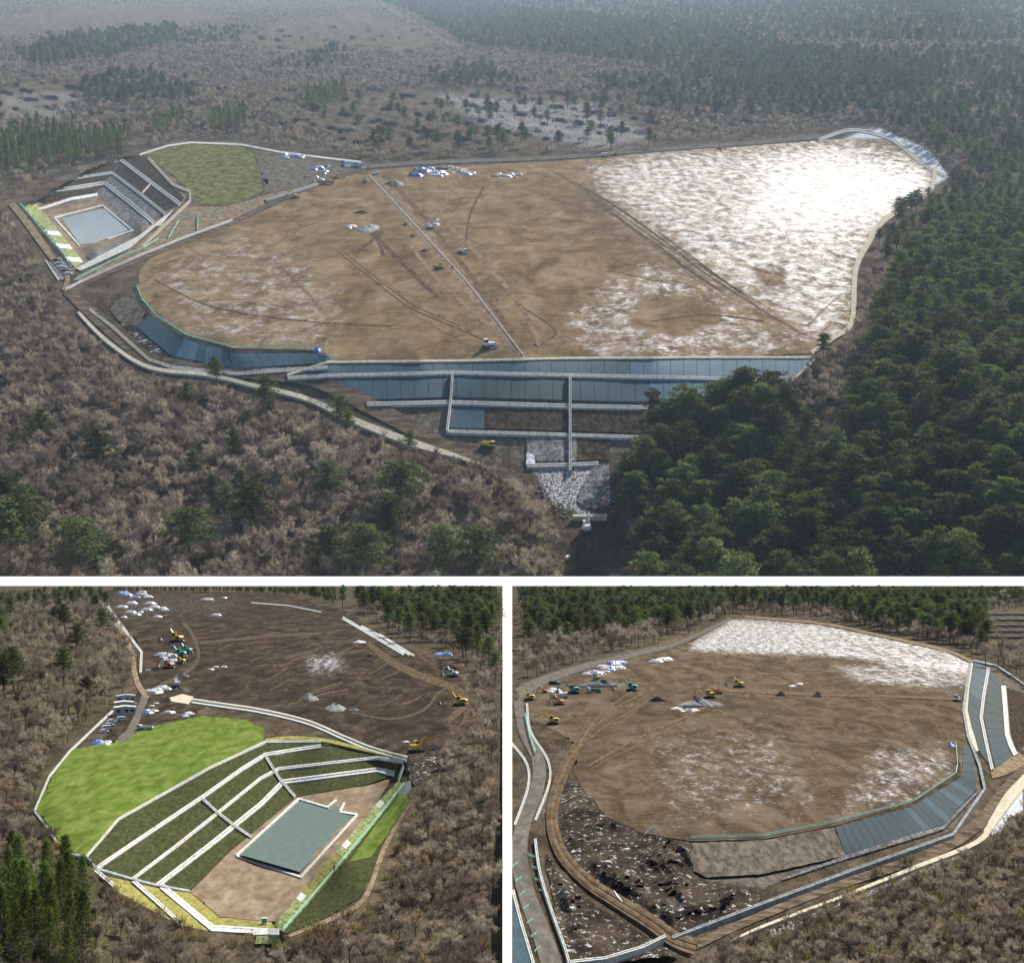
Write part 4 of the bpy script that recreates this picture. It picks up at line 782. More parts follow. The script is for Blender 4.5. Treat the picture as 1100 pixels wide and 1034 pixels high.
channel(B, smoothline([(551,955),(560,990),(572,1030),(578,1055)], 5), 3., 'concrete channel left of the lower gravel road beside the sheeted basin', .16)
sheet('basin_sheeting', B, [(551,960),(558,985),(570,1034),(572,1050),(551,1050)], 'revet_pale_b', step=6, lift=.12, kind='structure')
ribbon('upper_road', B, smoothline([(556,745),(580,732),(620,718),(680,703),(730,690),(785,664)]), [12,10,7,5,4,2.5], 'gravel', .14, .3, kind='structure')
ribbon('rim_path', B, smoothline([(800,662),(880,669),(945,682),(1016,698),(1045,711)]), [1.5,2,3,3.5], 'road_tan', .14, .3, kind='structure')
fence(B, [(742,901),(820,899),(898,884),(983,861),(1027,832),(1029,822),(1027,799)], 3.4, 'long teal fence along the near crest of the brown fill', every=9)
fence(B, [(564,770),(568,790),(575,812)], 5., 'teal fence beside the bend of the gravel road', every=6)
for i, (x, y) in enumerate([(552,930),(556,945),(560,960),(564,975),(568,990),(572,1005),(576,1020)] ): fence(B, [(x - 2, y + 3), (x + 5, y - 2)], 3., 'short teal barrier left of the lower gravel road', every=4, group='barriers along the lower gravel road')
for i, (x, y) in enumerate([(571,920),(575,933),(578,946),(583,958)]): fence(B, [(x - 4, y - 1), (x + 4, y + 2)], 3., 'short teal barrier right of the lower gravel road', every=4, group='barriers right of the lower gravel road')
channel(B, [(612,1032),(650,1028),(690,1016),(715,1004)], 3., 'concrete channel at the bottom edge below the churned slope', .5)
# solar field and pylon beyond the wood
for j in range(5):
    for i in range(6):
        px, py = 1066 + i * 11 + j * 2 - 3, 660 + j * 6.2; m = B.mpp(px, py); mb = MB(); wd, dp = 10 * m, 5.2 * m * 3.2
        r = empty('solar_array', B, 'dark blue solar array in the field beyond the right-hand wood', 'solar panel', 'solar arrays beyond the wood', M=Matrix.Translation(B.at(px, py, .1)) @ Matrix.Rotation(.1, 4, 'Z'))
        put_local(r, 'panel', MB().box((0, 0, .45), (wd, dp, .06), ry=0.04).mesh('panel', 'solar')); put_local(r, 'frame', MB().box((0, -dp * .4, .2), (wd * .9, .08, .4)).box((0, dp * .4, .2), (wd * .9, .08, .4)).mesh('frame', 'steel'))

# ================================================================== MACHINES AND SMALL THINGS (models are about 1 long)
def exc_proto(col, reach=0.):
    c = col; P = []
    tb = MB().prism([(-.24,.02),(-.19,0),(.19,0),(.24,.02),(.26,.06),(.22,.11),(-.22,.11),(-.26,.06)], -.045, .045)
    tm = tb.mesh('track', 'black')
    for s in (-1, 1):
        me = MB().prism([(-.24,.02),(-.19,0),(.19,0),(.24,.02),(.26,.06),(.22,.11),(-.22,.11),(-.26,.06)], s * .13 - .045, s * .13 + .045).mesh('track', 'black'); P.append(('track', me, []))
    P.append(('undercarriage', MB().box((0, 0, .09), (.24, .18, .06)).tube((0, 0, .1), (0, 0, .15), .09, .09, 10).mesh('undercarriage', 'steel'), []))
    P.append(('body', MB().prism([(-.24,.15),(.14,.15),(.16,.2),(.14,.26),(-.1,.29),(-.22,.28),(-.26,.22)], -.13, .13).mesh('body', c), [('engine_grille', MB().box((-.16, .131, .22), (.12, .006, .08)).mesh('engine_grille', 'black'))]))
    P.append(('cab', MB().prism([(-.02,.262),(.15,.2),(.165,.3),(.12,.4),(-.02,.4)], .02, .128).mesh('cab', c), [('window', MB().prism([(.0,.29),(.14,.27),(.15,.31),(.115,.385),(.0,.385)], .015, .133).mesh('window', 'glass'))]))
    a = .25 + reach
    P.append(('boom', MB().prism([(.08,.2),(.13,.18),(.38,.47),(.62,.42 - reach * .2),(.62,.475 - reach * .2),(.36,.54)], -.07, -.01).mesh('boom', c), [('cylinder', MB().tube((.12, -.04, .2), (.34, -.04, .42), .018, .014).mesh('cylinder', 'steel'))]))
    P.append(('arm', MB().prism([(.56,.5 - reach * .2),(.64,.47 - reach * .2),(.72 + reach,.14),(.68 + reach,.13)], -.062, -.018).mesh('arm', c), []))
    P.append(('bucket', MB().prism([(.66 + reach,.16),(.75 + reach,.14),(.74 + reach,.03),(.62 + reach,.0),(.6 + reach,.05)], -.09, .01).mesh('bucket', 'steel'), []))
    return P
def truck_proto(cab, bed):
    P = [('chassis', MB().box((0, 0, .11), (.94, .2, .05)).mesh('chassis', 'black'), [])]
    P.append(('cab', MB().prism([(.28,.1),(.5,.1),(.5,.22),(.46,.36),(.28,.36)], -.14, .14).mesh('cab', cab), [('window', MB().prism([(.34,.24),(.505,.235),(.47,.345),(.34,.345)], -.143, .143).mesh('window', 'glass'))]))
    b = MB().box((-.13, 0, .16), (.72, .28, .02)); b.box((-.13, .135, .23), (.72, .016, .14)).box((-.13, -.135, .23), (.72, .016, .14)).box((.225, 0, .25), (.016, .28, .18)).box((-.485, 0, .22), (.016, .28, .12))
    P.append(('bed', b.mesh('bed', bed), [])); P.append(('load', MB().box((-.13, 0, .21), (.66, .25, .09), taper=.6).mesh('load', 'piledirt'), []))
    for x in (.38, -.24, -.38):
        for s in (-1, 1): P.append(('wheel', MB().tube((x, s * .1, .075), (x, s * .15, .075), .075, .075, 10).mesh('wheel', 'black'), [('rim', MB().tube((x, s * .148, .075), (x, s * .156, .075), .04, .035, 8).mesh('rim', 'silver'))]))
    return P
def dozer_proto(col):
    P = []
    for s in (-1, 1): P.append(('track', MB().prism([(-.3,.03),(-.24,0),(.24,0),(.3,.04),(.3,.1),(.2,.17),(-.25,.15),(-.32,.09)], s * .17 - .06, s * .17 + .06).mesh('track', 'black'), []))
    P.append(('body', MB().box((.06, 0, .2), (.46, .22, .2)).mesh('body', col), [('exhaust', MB().tube((.18, .05, .3), (.18, .05, .42), .012, .012).mesh('exhaust', 'black'))]))
    P.append(('cab', MB().box((-.14, 0, .36), (.2, .24, .22), taper=.88).mesh('cab', col), [('window', MB().box((-.14, 0, .385), (.196, .246, .12), taper=.9).mesh('window', 'glass'))]))
    P.append(('blade', MB().prism([(.4,.0),(.43,.02),(.41,.12),(.44,.22),(.41,.22),(.37,.12)], -.27, .27).mesh('blade', 'steel'), [])); P.append(('push_arm', MB().box((.2, .24, .08), (.4, .03, .04)).mesh('push_arm', col), [])); P.append(('push_arm', MB().box((.2, -.24, .08), (.4, .03, .04)).mesh('push_arm', col), []))
    return P
def crawler_proto(col):
    P = []
    for s in (-1, 1): P.append(('track', MB().prism([(-.38,.03),(-.3,0),(.3,0),(.38,.04),(.38,.1),(.3,.15),(-.32,.15),(-.4,.09)], s * .15 - .055, s * .15 + .055).mesh('track', 'black'), []))
    P.append(('chassis', MB().box((0, 0, .14), (.8, .2, .06)).mesh('chassis', 'steel'), []))
    P.append(('cab', MB().box((.3, .05, .29), (.22, .22, .24), taper=.9).mesh('cab', col), [('window', MB().box((.3, .05, .33), (.215, .224, .12), taper=.92).mesh('window', 'glass'))]))
    b = MB().box((-.15, 0, .19), (.56, .36, .03)); b.box((-.15, .175, .27), (.56, .02, .14)).box((-.15, -.175, .27), (.56, .02, .14)).box((.13, 0, .3), (.02, .36, .2)); P.append(('bed', b.mesh('bed', col), []))
    return P
def car_proto(col):
    P = [('body', MB().prism([(-.5,.06),(.5,.06),(.5,.17),(.44,.22),(.24,.24),(.1,.37),(-.3,.38),(-.46,.25),(-.5,.2)], -.2, .2).mesh('body', col), [('windscreen', MB().prism([(.25,.245),(.22,.25),(.09,.36),(.12,.36)], -.17, .17).mesh('windscreen', 'glass')), ('side_window', MB().prism([(.18,.25),(.08,.35),(-.28,.355),(-.4,.26)], -.203, .203).mesh('side_window', 'glass'))])]
    for x in (.3, -.3):
        for s in (-1, 1): P.append(('wheel', MB().tube((x, s * .15, .075), (x, s * .205, .075), .075, .075, 10).mesh('wheel', 'black'), []))
    return P
def kei_van(col):
    P = [('body', MB().prism([(-.5,.07),(.48,.07),(.5,.2),(.42,.26),(.33,.44),(-.48,.45),(-.5,.4)], -.2, .2).mesh('body', col), [('windscreen', MB().prism([(.43,.27),(.4,.28),(.33,.42),(.36,.42)], -.17, .17).mesh('windscreen', 'glass')), ('side_window', MB().prism([(.36,.29),(.3,.41),(-.42,.41),(-.44,.29)], -.203, .203).mesh('side_window', 'glass'))])]
    for x in (.3, -.3):
        for s in (-1, 1): P.append(('wheel', MB().tube((x, s * .15, .08), (x, s * .205, .08), .08, .08, 10).mesh('wheel', 'black'), []))
    return P
def office_proto(wall, roof):
    P = [('wall', MB().box((0, 0, .19), (.96, .42, .38)).mesh('wall', wall), [])]
    P.append(('roof', MB().prism([(-.5,.38),(.5,.38),(.5,.4),(0,.46),(-.5,.4)], -.23, .23).mesh('roof', roof), []))
    for x in (-.32, .06, .32): P.append(('window', MB().box((x, -.212, .23), (.16, .012, .14)).mesh('window', 'glass'), [('window_frame', MB().box((x, -.212, .155), (.19, .02, .015)).mesh('window_frame', 'silver'))]))
    P.append(('door', MB().box((-.13, -.213, .16), (.11, .012, .3)).mesh('door', 'silver'), [])); return P
def heap_mesh(name, mat, seed, flat=.4, sharp=1.):
    rr = random.Random(seed); n = 18; V = [Vector((0, 0, flat))]; F = []
    for j in range(1, 6):
        for i in range(n):
            a = 2 * math.pi * i / n; rad = j / 5 * .5 * (1 + .18 * math.sin(2 * a + seed) + .1 * math.sin(5 * a + seed * 2)); z = flat * (1 - (j / 5) ** sharp) * rr.uniform(.82, 1.1) - (.03 if j == 5 else 0)
            V.append(Vector((rad * math.cos(a) + rr.uniform(-.015, .015), rad * .8 * math.sin(a), z)))
    F = [(0, 1 + i, 1 + (i + 1) % n) for i in range(n)] + [(1 + n * (j - 1) + i, 1 + n * j + i, 1 + n * j + (i + 1) % n, 1 + n * (j - 1) + (i + 1) % n) for j in range(1, 5) for i in range(n)]
    return mesh_from(name, V, F, mat, False)
def heap(fr, px, py, lpx, mat, label, seed, flat=.3, cat='spoil heap', rz=0., name='spoil_heap', group=None, ysc=1.6):
    o = put(name, heap_mesh(name, mat, seed, flat, 1.1), None, label=label, cat=cat, group=group); s = lpx * fr.mpp(px, py)
    o.matrix_world = fr.M @ Matrix.Translation(fr.at(px, py, .03 * fr.H / 300)) @ Matrix.Rotation(rz, 4, 'Z') @ Matrix.Diagonal((s, s * ysc, s, 1)); return o
def tarp_mesh(name, mat, seed):
    rr = random.Random(seed); n, m = 9, 6; V = []; F = []
    for j in range(m):
        for i in range(n):
            x, y = i / (n - 1) - .5, (j / (m - 1) - .5) * .6; e = min(i, n - 1 - i, j, m - 1 - j); z = 0 if e == 0 else (.16 if e == 1 else .22) * rr.uniform(.8, 1.12)
            V.append(Vector((x * (1.08 if e == 0 else 1) + rr.uniform(-.012, .012), y * (1.1 if e == 0 else 1) + rr.uniform(-.012, .012), z)))
    F = [(j * n + i, j * n + i + 1, (j + 1) * n + i + 1, (j + 1) * n + i) for j in range(m - 1) for i in range(n - 1)]
    return mesh_from(name, V, F, mat, False)
TARPS = {c: [tarp_mesh('tarp_stack', c, k) for k in range(4)] for c in ('blue', 'tarpwhite', 'pileslate', 'silver', 'wood', 'pink')}
def tarps(fr, x0, x1, y0, y1, n, lpx, cols, where, group, slope=0.):
    nm = {'blue': 'blue tarp-covered stack', 'tarpwhite': 'white sheet-covered stack', 'pileslate': 'dark slate-coloured material stack', 'silver': 'grey material bundle', 'wood': 'brown timber stack', 'pink': 'pale pink bag stack'}
    for i in range(n):
        c = random.choice(cols); px = x0 + (x1 - x0) * (i + random.uniform(.1, .9)) / n; py = random.uniform(y0, y1) + slope * (px - x0); s = lpx * random.uniform(.6, 1.3) * fr.mpp(px, py) * (1.25 if fr is A else 1)
        o = put('material_stack', random.choice(TARPS[c]), None, label=nm[c] + ' ' + where, cat='stack', group=nm[c].split(' ')[0] + ' ' + group)
        o.matrix_world = fr.M @ Matrix.Translation(fr.at(px, py, .05 * fr.H / 300)) @ Matrix.Rotation(random.uniform(-.5, .5), 4, 'Z') @ Matrix.Diagonal((s, s * 1.5, s, 1))
EX = {c: exc_proto(c) for c in ('yellow', 'teal', 'vwhite', 'orange')}
EXR = {c: exc_proto(c, .22) for c in ('yellow', 'teal', 'vwhite')}
TRK_ = {('vwhite', 'vwhite'): truck_proto('vwhite', 'vwhite'), ('vwhite', 'green_s'): truck_proto('vwhite', 'green_s'), ('yellow', 'orange'): truck_proto('yellow', 'orange'), ('orange', 'orange'): truck_proto('orange', 'orange')}
DZ = {c: dozer_proto(c) for c in ('yellow', 'vwhite')}; CRW = crawler_proto('yellow'); CAR = {c: car_proto(c) for c in ('vwhite', 'silver', 'black', 'blue', 'red')}; VAN = kei_van('vwhite')
def ex(fr, px, py, l, rz, c, label, long=False): return proto_place((EXR if long else EX)[c], 'excavator', fr, px, py, l, rz, label, 'excavator')
# far site
ex(A, 472, 289, 13, .5, 'yellow', 'yellow excavator standing on the pipe line in the middle of the far fill', True)
ex(A, 462, 246, 11, 2.0, 'vwhite', 'white excavator beside the pipe line above the row of small heaps')
proto_place(TRK_[('vwhite', 'vwhite')], 'truck', A, 497, 272, 11, -.9, 'white truck parked right of the pipe line on the far fill', 'truck')
proto_place(DZ['vwhite'], 'bulldozer', A, 525, 374, 17, .25, 'white and black bulldozer just above the front bank crest', 'bulldozer')
proto_place(CRW, 'crawler_carrier', A, 524, 481, 15, -.45, 'yellow crawler carrier on the haul road under the front bank', 'carrier')
ex(A, 630, 571, 24, 1.45, 'vwhite', 'white excavator reaching over the pit below the front bank')
proto_place(CAR['red'], 'car', A, 648, 538, 7, .1, 'small red and white vehicle beside the snowy ramp below the front bank', 'car')
proto_place(VAN, 'van', A, 610, 600, 6, 1.1, 'small white van among the trees at the bottom of the valley', 'van')
ex(A, 317, 213, 12, 2.4, 'yellow', 'yellow excavator beside the dark retaining wall on the far fill', True)
ex(A, 392, 196, 10, 1.7, 'teal', 'teal excavator at the head of the pipe line on the far fill')
ex(A, 444, 188, 13, .6, 'yellow', 'yellow excavator digging at the dark slate stockpile of the far fill')
ex(A, 345, 196, 10, 2.8, 'vwhite', 'white excavator in the machine group left of the pipe line'); ex(A, 361, 192, 10, .3, 'yellow', 'yellow excavator in the machine group left of the pipe line')
ex(A, 329, 191, 8, 1.2, 'yellow', 'small yellow excavator by the parked cars behind the far fill')
proto_place(TRK_[('orange', 'orange')], 'truck', A, 352, 198, 10, .2, 'orange truck in the machine group left of the pipe line', 'truck')
proto_place(TRK_[('vwhite', 'vwhite')], 'truck', A, 404, 188, 7, .8, 'white truck beside the dark slate stockpile of the far fill', 'truck')
ex(A, 661, 167, 9, .2, 'yellow', 'yellow excavator on the upper road below the sparse pines'); proto_place(VAN, 'van', A, 650, 168, 6, .1, 'white van on the upper road next to an excavator', 'van')
ex(A, 772, 160, 8, .3, 'yellow', 'yellow excavator on the back edge of the snow field')
for i in range(14):
    c = random.choice(('vwhite', 'vwhite', 'silver', 'black', 'blue')); nm = {'vwhite': 'white', 'silver': 'silver', 'black': 'black', 'blue': 'blue'}[c]
    proto_place(CAR[c], 'car', A, 369 + (i % 7) * 3.6, 175 + (i // 7) * 4 + (i % 7) * .4, 5.5, 1.2, nm + ' car in the double parking row behind the far fill', 'car', nm + ' cars in the double parking row')
for i in range(5): proto_place(CAR[('black', 'silver', 'vwhite', 'black', 'vwhite')[i]], 'car', A, 61 + i * 3.2, 281 + i * 3.6, 6.5, .3, ('black car at the upper end of the row by the basin corner', 'silver car second from the top by the basin corner', 'white car in the middle of the row by the basin corner', 'black car second from the bottom by the basin corner', 'white car at the bottom of the row by the basin corner')[i], 'car')
tarps(A, 302, 330, 164, 170, 9, 7, ['tarpwhite', 'blue', 'silver'], 'behind the olive grass field', 'stacks behind the olive grass field', .12); tarps(A, 336, 352, 178, 188, 8, 6, ['tarpwhite', 'blue', 'silver', 'wood'], 'beside the machine group left of the pipe line', 'stacks beside the machine group')
tarps(A, 446, 480, 180, 190, 16, 9, ['blue', 'tarpwhite', 'silver', 'pileslate'], 'right of the dark slate stockpile', 'stacks right of the slate stockpile'); tarps(A, 480, 507, 180, 188, 8, 7, ['tarpwhite'], 'at the right end of the material yard', 'stacks at the right end of the yard')
tarps(A, 530, 560, 187, 192, 9, 7, ['tarpwhite', 'tarpwhite', 'silver', 'wood'], 'in the separate row below the upper road', 'stacks in the separate row')
tarps(A, 372, 380, 236, 246, 4, 7, ['pink', 'tarpwhite'], 'beside the pale grey heap', 'bags beside the pale grey heap'); tarps(A, 466, 470, 236, 242, 3, 6, ['tarpwhite', 'silver'], 'beside the white excavator on the pipe line', 'stacks beside the white excavator')
heap(A, 424, 198, 22, 'pileslate', 'dark slate stockpile at the head of the pipe line', 3, .22, ysc=2.5); heap(A, 396, 246, 30, 'pilegrey', 'pale grey gravel heap on the far fill', 5, .16, ysc=2.2); heap(A, 388, 229, 18, 'piledark', 'long black soil heap above the grey gravel heap', 8, .18, ysc=1.2)
for i, (x, y, l_) in enumerate(((436, 242, 'first from the top'), (444, 254, 'second from the top'), (456, 270, 'third from the top'), (469, 287, 'lowest, beside the yellow excavator'))): heap(A, x, y, 10, 'piledark', 'small dark heap left of the pipe line, ' + l_, 11 + i, .3)
heap(A, 341, 377, 11, 'blue', 'domed blue tarp heap on the crest of the curved left bank', 4, .5, 'tarp', name='tarp_heap'); heap(A, 575, 371, 9, 'piledirt', 'low soil mound above the front bank crest', 9, .2); heap(A, 535, 323, 7, 'pilegrey', 'tiny grey mound right of the pipe line', 10, .25)
# near left site
ex(B, 190, 690, 26, 2.6, 'yellow', 'yellow excavator with long boom at the top of the near-left machine yard', True); ex(B, 194, 706, 22, 2.9, 'teal', 'upper teal excavator in the near-left machine yard'); ex(B, 201, 702, 20, 2.7, 'teal', 'right-hand teal excavator in the near-left machine yard')
ex(B, 181, 718, 22, 2.6, 'orange', 'orange excavator among the white stacks of the near-left yard'); ex(B, 194, 713, 18, 2.9, 'yellow', 'small yellow excavator below the teal ones'); ex(B, 190, 738, 22, 1.9, 'vwhite', 'cream-white excavator on the dark stockpile of the near-left site')
ex(B, 447, 808, 30, .9, 'yellow', 'yellow and white excavator digging at the end of the road channel', True); ex(B, 495, 758, 26, 2.9, 'yellow', 'yellow excavator on the round shoulder of the dark fill', True); ex(B, 487, 727, 20, 2.6, 'vwhite', 'white excavator by the wood at the right edge of the dark fill')
proto_place(DZ['yellow'], 'bulldozer', B, 397, 705, 10, .2, 'small yellow bulldozer on the dark track of the near-left fill', 'bulldozer')
tarps(B, 174, 190, 702, 716, 12, 11, ['tarpwhite', 'tarpwhite', 'tarpwhite', 'blue'], 'in the near-left machine yard', 'stacks in the near-left machine yard'); tarps(B, 160, 178, 737, 745, 7, 12, ['tarpwhite', 'silver'], 'on the pale washed ground of the near-left site', 'stacks on the washed ground')
tarps(B, 155, 170, 754, 768, 5, 9, ['tarpwhite', 'blue', 'silver'], 'beside the road to the site offices', 'stacks beside the office road'); tarps(B, 175, 206, 764, 770, 6, 9, ['tarpwhite', 'silver', 'pileslate'], 'at the upper edge of the bright green field', 'stacks at the edge of the green field')
tarps(B, 104, 118, 796, 800, 5, 10, ['tarpwhite', 'tarpwhite', 'blue'], 'at the corner below the parked white cars', 'stacks at the corner below the parked cars'); tarps(B, 130, 160, 636, 642, 9, 10, ['tarpwhite', 'silver', 'blue'], 'in the far row of the near-left site', 'stacks in the far row'); tarps(B, 128, 180, 646, 664, 12, 9, ['tarpwhite', 'silver'], 'scattered on the far part of the near-left site', 'scattered stacks on the far part'); tarps(B, 215, 245, 640, 665, 4, 8, ['silver', 'tarpwhite'], 'on the back slope of the dark fill', 'stacks on the back slope')
tarps(B, 470, 480, 702, 706, 2, 10, ['blue'], 'by the right wood above the dark fill', 'blue stacks by the right wood'); tarps(B, 224, 244, 714, 722, 3, 7, ['tarpwhite', 'silver'], 'lying alone on the dark fill', 'stacks lying alone'); tarps(B, 434, 438, 796, 800, 1, 9, ['tarpwhite'], 'left of the yellow digging excavator', 'lone stack')
heap(B, 196, 727, 16, 'pileslate', 'blue-grey sand heap in the near-left yard', 21, .32); heap(B, 194, 742, 24, 'piledark', 'black stockpile under the cream-white excavator', 22, .22); heap(B, 332, 751, 24, 'pilegrey', 'left grey mound on the dark fill', 23, .3); heap(B, 359, 762, 28, 'pilegrey', 'middle grey mound on the dark fill', 24, .28); heap(B, 380, 763, 12, 'pileslate', 'small bluish mound right of the two grey mounds', 25, .3)
heap(B, 386, 690, 14, 'tarpwhite', 'bright white tarp heap near the pale channels', 26, .22, 'tarp', name='tarp_heap')
proto_place(office_proto('wallcream', 'roofwhite'), 'site_office', B, 134, 768, 22, .35, 'nearest cream site office with white roof left of the gravel road', 'hut'); proto_place(office_proto('wallcream', 'roofwhite'), 'site_office', B, 133, 762, 20, .35, 'middle site office of the row with white roof', 'hut'); proto_place(office_proto('wallcream', 'silver'), 'site_office', B, 135, 755, 20, .35, 'farthest site office with grey roof, behind the others', 'hut')
for i, (x, y) in enumerate(((112, 787), (115, 783.5), (118, 780), (120, 776.5), (131, 774), (142, 757), (142, 760))): proto_place(VAN if i % 3 == 1 else CAR['vwhite'], 'car', B, x, y, 10, .5, ('lowest white car of the row by the wood', 'second white car from the bottom of the row', 'third white car from the bottom of the row', 'topmost white car of the row by the wood', 'white car directly below the site offices', 'farther white car right of the site offices', 'nearer white car right of the site offices')[i], 'car')
proto_place(TRK_[('vwhite', 'vwhite')], 'truck', B, 156, 784, 16, 3.1, 'white flatbed truck with its shadow at the edge of the green field', 'truck'); proto_place(VAN, 'van', B, 160, 722, 7, .8, 'small white van on the junction of the near-left site roads', 'van')
mb = MB().box((0, 0, .45), (.7, .5, .9)).mesh('x', 'green_s')
r = proto_place([('cabinet', MB().box((0, 0, .4), (.7, .4, .8)).mesh('cabinet', 'vwhite'), []), ('sign_plate', MB().box((0, -.21, .5), (.6, .02, .5)).mesh('sign_plate', 'green_s'), []), ('plinth', MB().box((0, 0, .03), (.9, .6, .06)).mesh('plinth', 'concrete'), [])], 'gate_cabinet', B, 284, 992, 8, .1, 'white and green gate cabinet at the outlet of the near basin', 'cabinet')
ribbon('outlet_apron', B, [(272,1000),(288,999.5),(300,1000)], 7, 'concrete', .2, .4, label='concrete outlet slab at the front tip of the near basin', cat='slab'); sheet('outlet_turf', B, [(276,1004),(300,1004),(302,1014),(274,1013)], 'grass_pale', step=5, lift=.15, kind='structure')
# people seen as dots in the photograph
def person(fr, px, py, hpx, cloth, label):
    h = hpx * fr.mpp(px, py); mb = MB()
    prof = [(0, .0, .075), (.02, .25, .085), (.0, .48, .11), (0, .62, .10), (0, .78, .125), (0, .83, .06), (0, .87, .05), (0, .9, .065), (0, .95, .07), (0, 1., .03)]
    n = 10; V = []
    for k, (x, z, rr) in enumerate(prof):
        for i in range(n):
            a = 2 * math.pi * i / n; V.append(Vector((rr * math.cos(a) * (1.15 if .5 < z < .82 else 1), rr * .7 * math.sin(a) + x, z)) * h)
    F = [(k * n + i, k * n + (i + 1) % n, (k + 1) * n + (i + 1) % n, (k + 1) * n + i) for k in range(len(prof) - 1) for i in range(n)]
    b = len(V); m = MB(); m.V, m.F, m.m = V, F, [0] * len(F)
    for s in (-1, 1):
        m.tube(Vector((s * .13, 0, .79)) * h, Vector((s * .17, .02, .6)) * h, .04 * h, .034 * h, 6); m.tube(Vector((s * .17, .02, .6)) * h, Vector((s * .16, .07, .44)) * h, .034 * h, .024 * h, 6)
    me = m.mesh('person', [cloth]); o = put('person', me, None, label=label, cat='person'); o.matrix_world = fr.M @ Matrix.Translation(fr.at(px, py, .05)); return o
person(B, 359, 935, 7, 'cloth', 'person in dark blue standing on the grass dike right of the pond'); person(B, 857, 962, 6, 'red', 'person in a red jacket beside the channel below the near bank')
# near right site
ex(B, 616, 745, 24, 3.1, 'teal', 'left teal excavator in front of the long dark stockpile'); ex(B, 679, 742, 22, 2.9, 'teal', 'right teal excavator at the end of the long dark stockpile', True); ex(B, 642, 731, 18, 1.9, 'yellow', 'yellow excavator behind the long dark stockpile'); ex(B, 594, 778, 24, 3.1, 'yellow', 'nearest yellow excavator beside the bend of the gravel road', True)
ex(B, 569, 752, 20, 2.9, 'yellow', 'yellow excavator at the top of the gravel road'); ex(B, 601, 757, 20, 2.4, 'orange', 'orange excavator between the yellow ones left of the brown fill'); ex(B, 762, 750, 22, 3.1, 'yellow', 'yellow excavator on the pale grey heap'); ex(B, 794, 738, 20, 2.3, 'yellow', 'yellow excavator with raised boom right of the pale grey heap', True); ex(B, 585, 744, 12, 2.6, 'orange', 'small orange excavator near the upper road')
proto_place(TRK_[('vwhite', 'green_s')], 'truck', B, 638, 744, 15, 2.9, 'white and green truck between the two teal excavators', 'truck'); proto_place(TRK_[('orange', 'orange')], 'truck', B, 771, 745, 14, 1.9, 'rust orange dump truck behind the excavator on the grey heap', 'truck'); proto_place(CAR['black'], 'car', B, 595, 735, 11, .1, 'dark car on the upper road of the near-right site', 'car')
proto_place(DZ['vwhite'], 'bulldozer', B, 1028, 753, 15, 1.0, 'white and yellow bulldozer at the right rim of the brown fill', 'bulldozer'); proto_place(TRK_[('vwhite', 'vwhite')], 'truck', B, 602, 750, 17, .3, 'white truck beside the orange excavator left of the brown fill', 'truck')
heap(B, 645, 737, 62, 'pileslate', 'long dark slate stockpile behind the teal excavators', 31, .13, ysc=.6); heap(B, 752, 758, 50, 'pilegrey', 'broad pale grey heap under the yellow excavator', 32, .18, ysc=1.); heap(B, 706, 753, 20, 'piledark', 'black soil heap left of the pale grey heap', 33, .26, ysc=.8); heap(B, 839, 747, 13, 'piledirt', 'left of two small dark cones on the brown fill', 34, .4); heap(B, 879, 748, 14, 'piledirt', 'right of two small dark cones on the brown fill', 35, .35); heap(B, 1021, 801, 12, 'blue', 'blue tarp heap at the end of the teal fence', 36, .4, 'tarp', name='tarp_heap'); heap(B, 801, 745, 10, 'piledark', 'small dark heap under the raised boom', 37, .3)
tarps(B, 630, 672, 716, 727, 16, 12, ['blue', 'blue', 'tarpwhite', 'silver'], 'behind the long dark stockpile', 'stacks behind the long stockpile', -.15); tarps(B, 700, 722, 706, 711, 6, 11, ['tarpwhite', 'silver'], 'alone on the back of the brown fill', 'stacks on the back of the fill'); tarps(B, 722, 746, 760, 764, 5, 9, ['pink', 'tarpwhite'], 'in front of the broad pale grey heap', 'bags in front of the grey heap'); tarps(B, 850, 860, 735, 738, 2, 8, ['tarpwhite'], 'above the two small dark cones', 'white stacks above the cones'); tarps(B, 586, 604, 740, 745, 4, 10, ['silver', 'tarpwhite'], 'near the left teal excavator', 'stacks near the left teal excavator')
mp = B.mpp(1051, 648); py_ = empty('pylon', B, 'thin grey lattice pylon on the skyline above the solar field', 'pylon', M=Matrix.Translation(B.at(1051, 648)))
for s, q in ((-1, -1), (1, -1), (1, 1), (-1, 1)): put_local(py_, 'leg', MB().tube((s * mp * 1.6, q * mp * 1.6, 0), (s * mp * .3, q * mp * .3, 15 * mp), .2 * mp, .12 * mp, 4).mesh('leg', 'silver'))
for z in (11, 13): put_local(py_, 'cross_arm', MB().box((0, 0, z * mp), (3.6 * mp, .25 * mp, .25 * mp)).mesh('cross_arm', 'silver'))

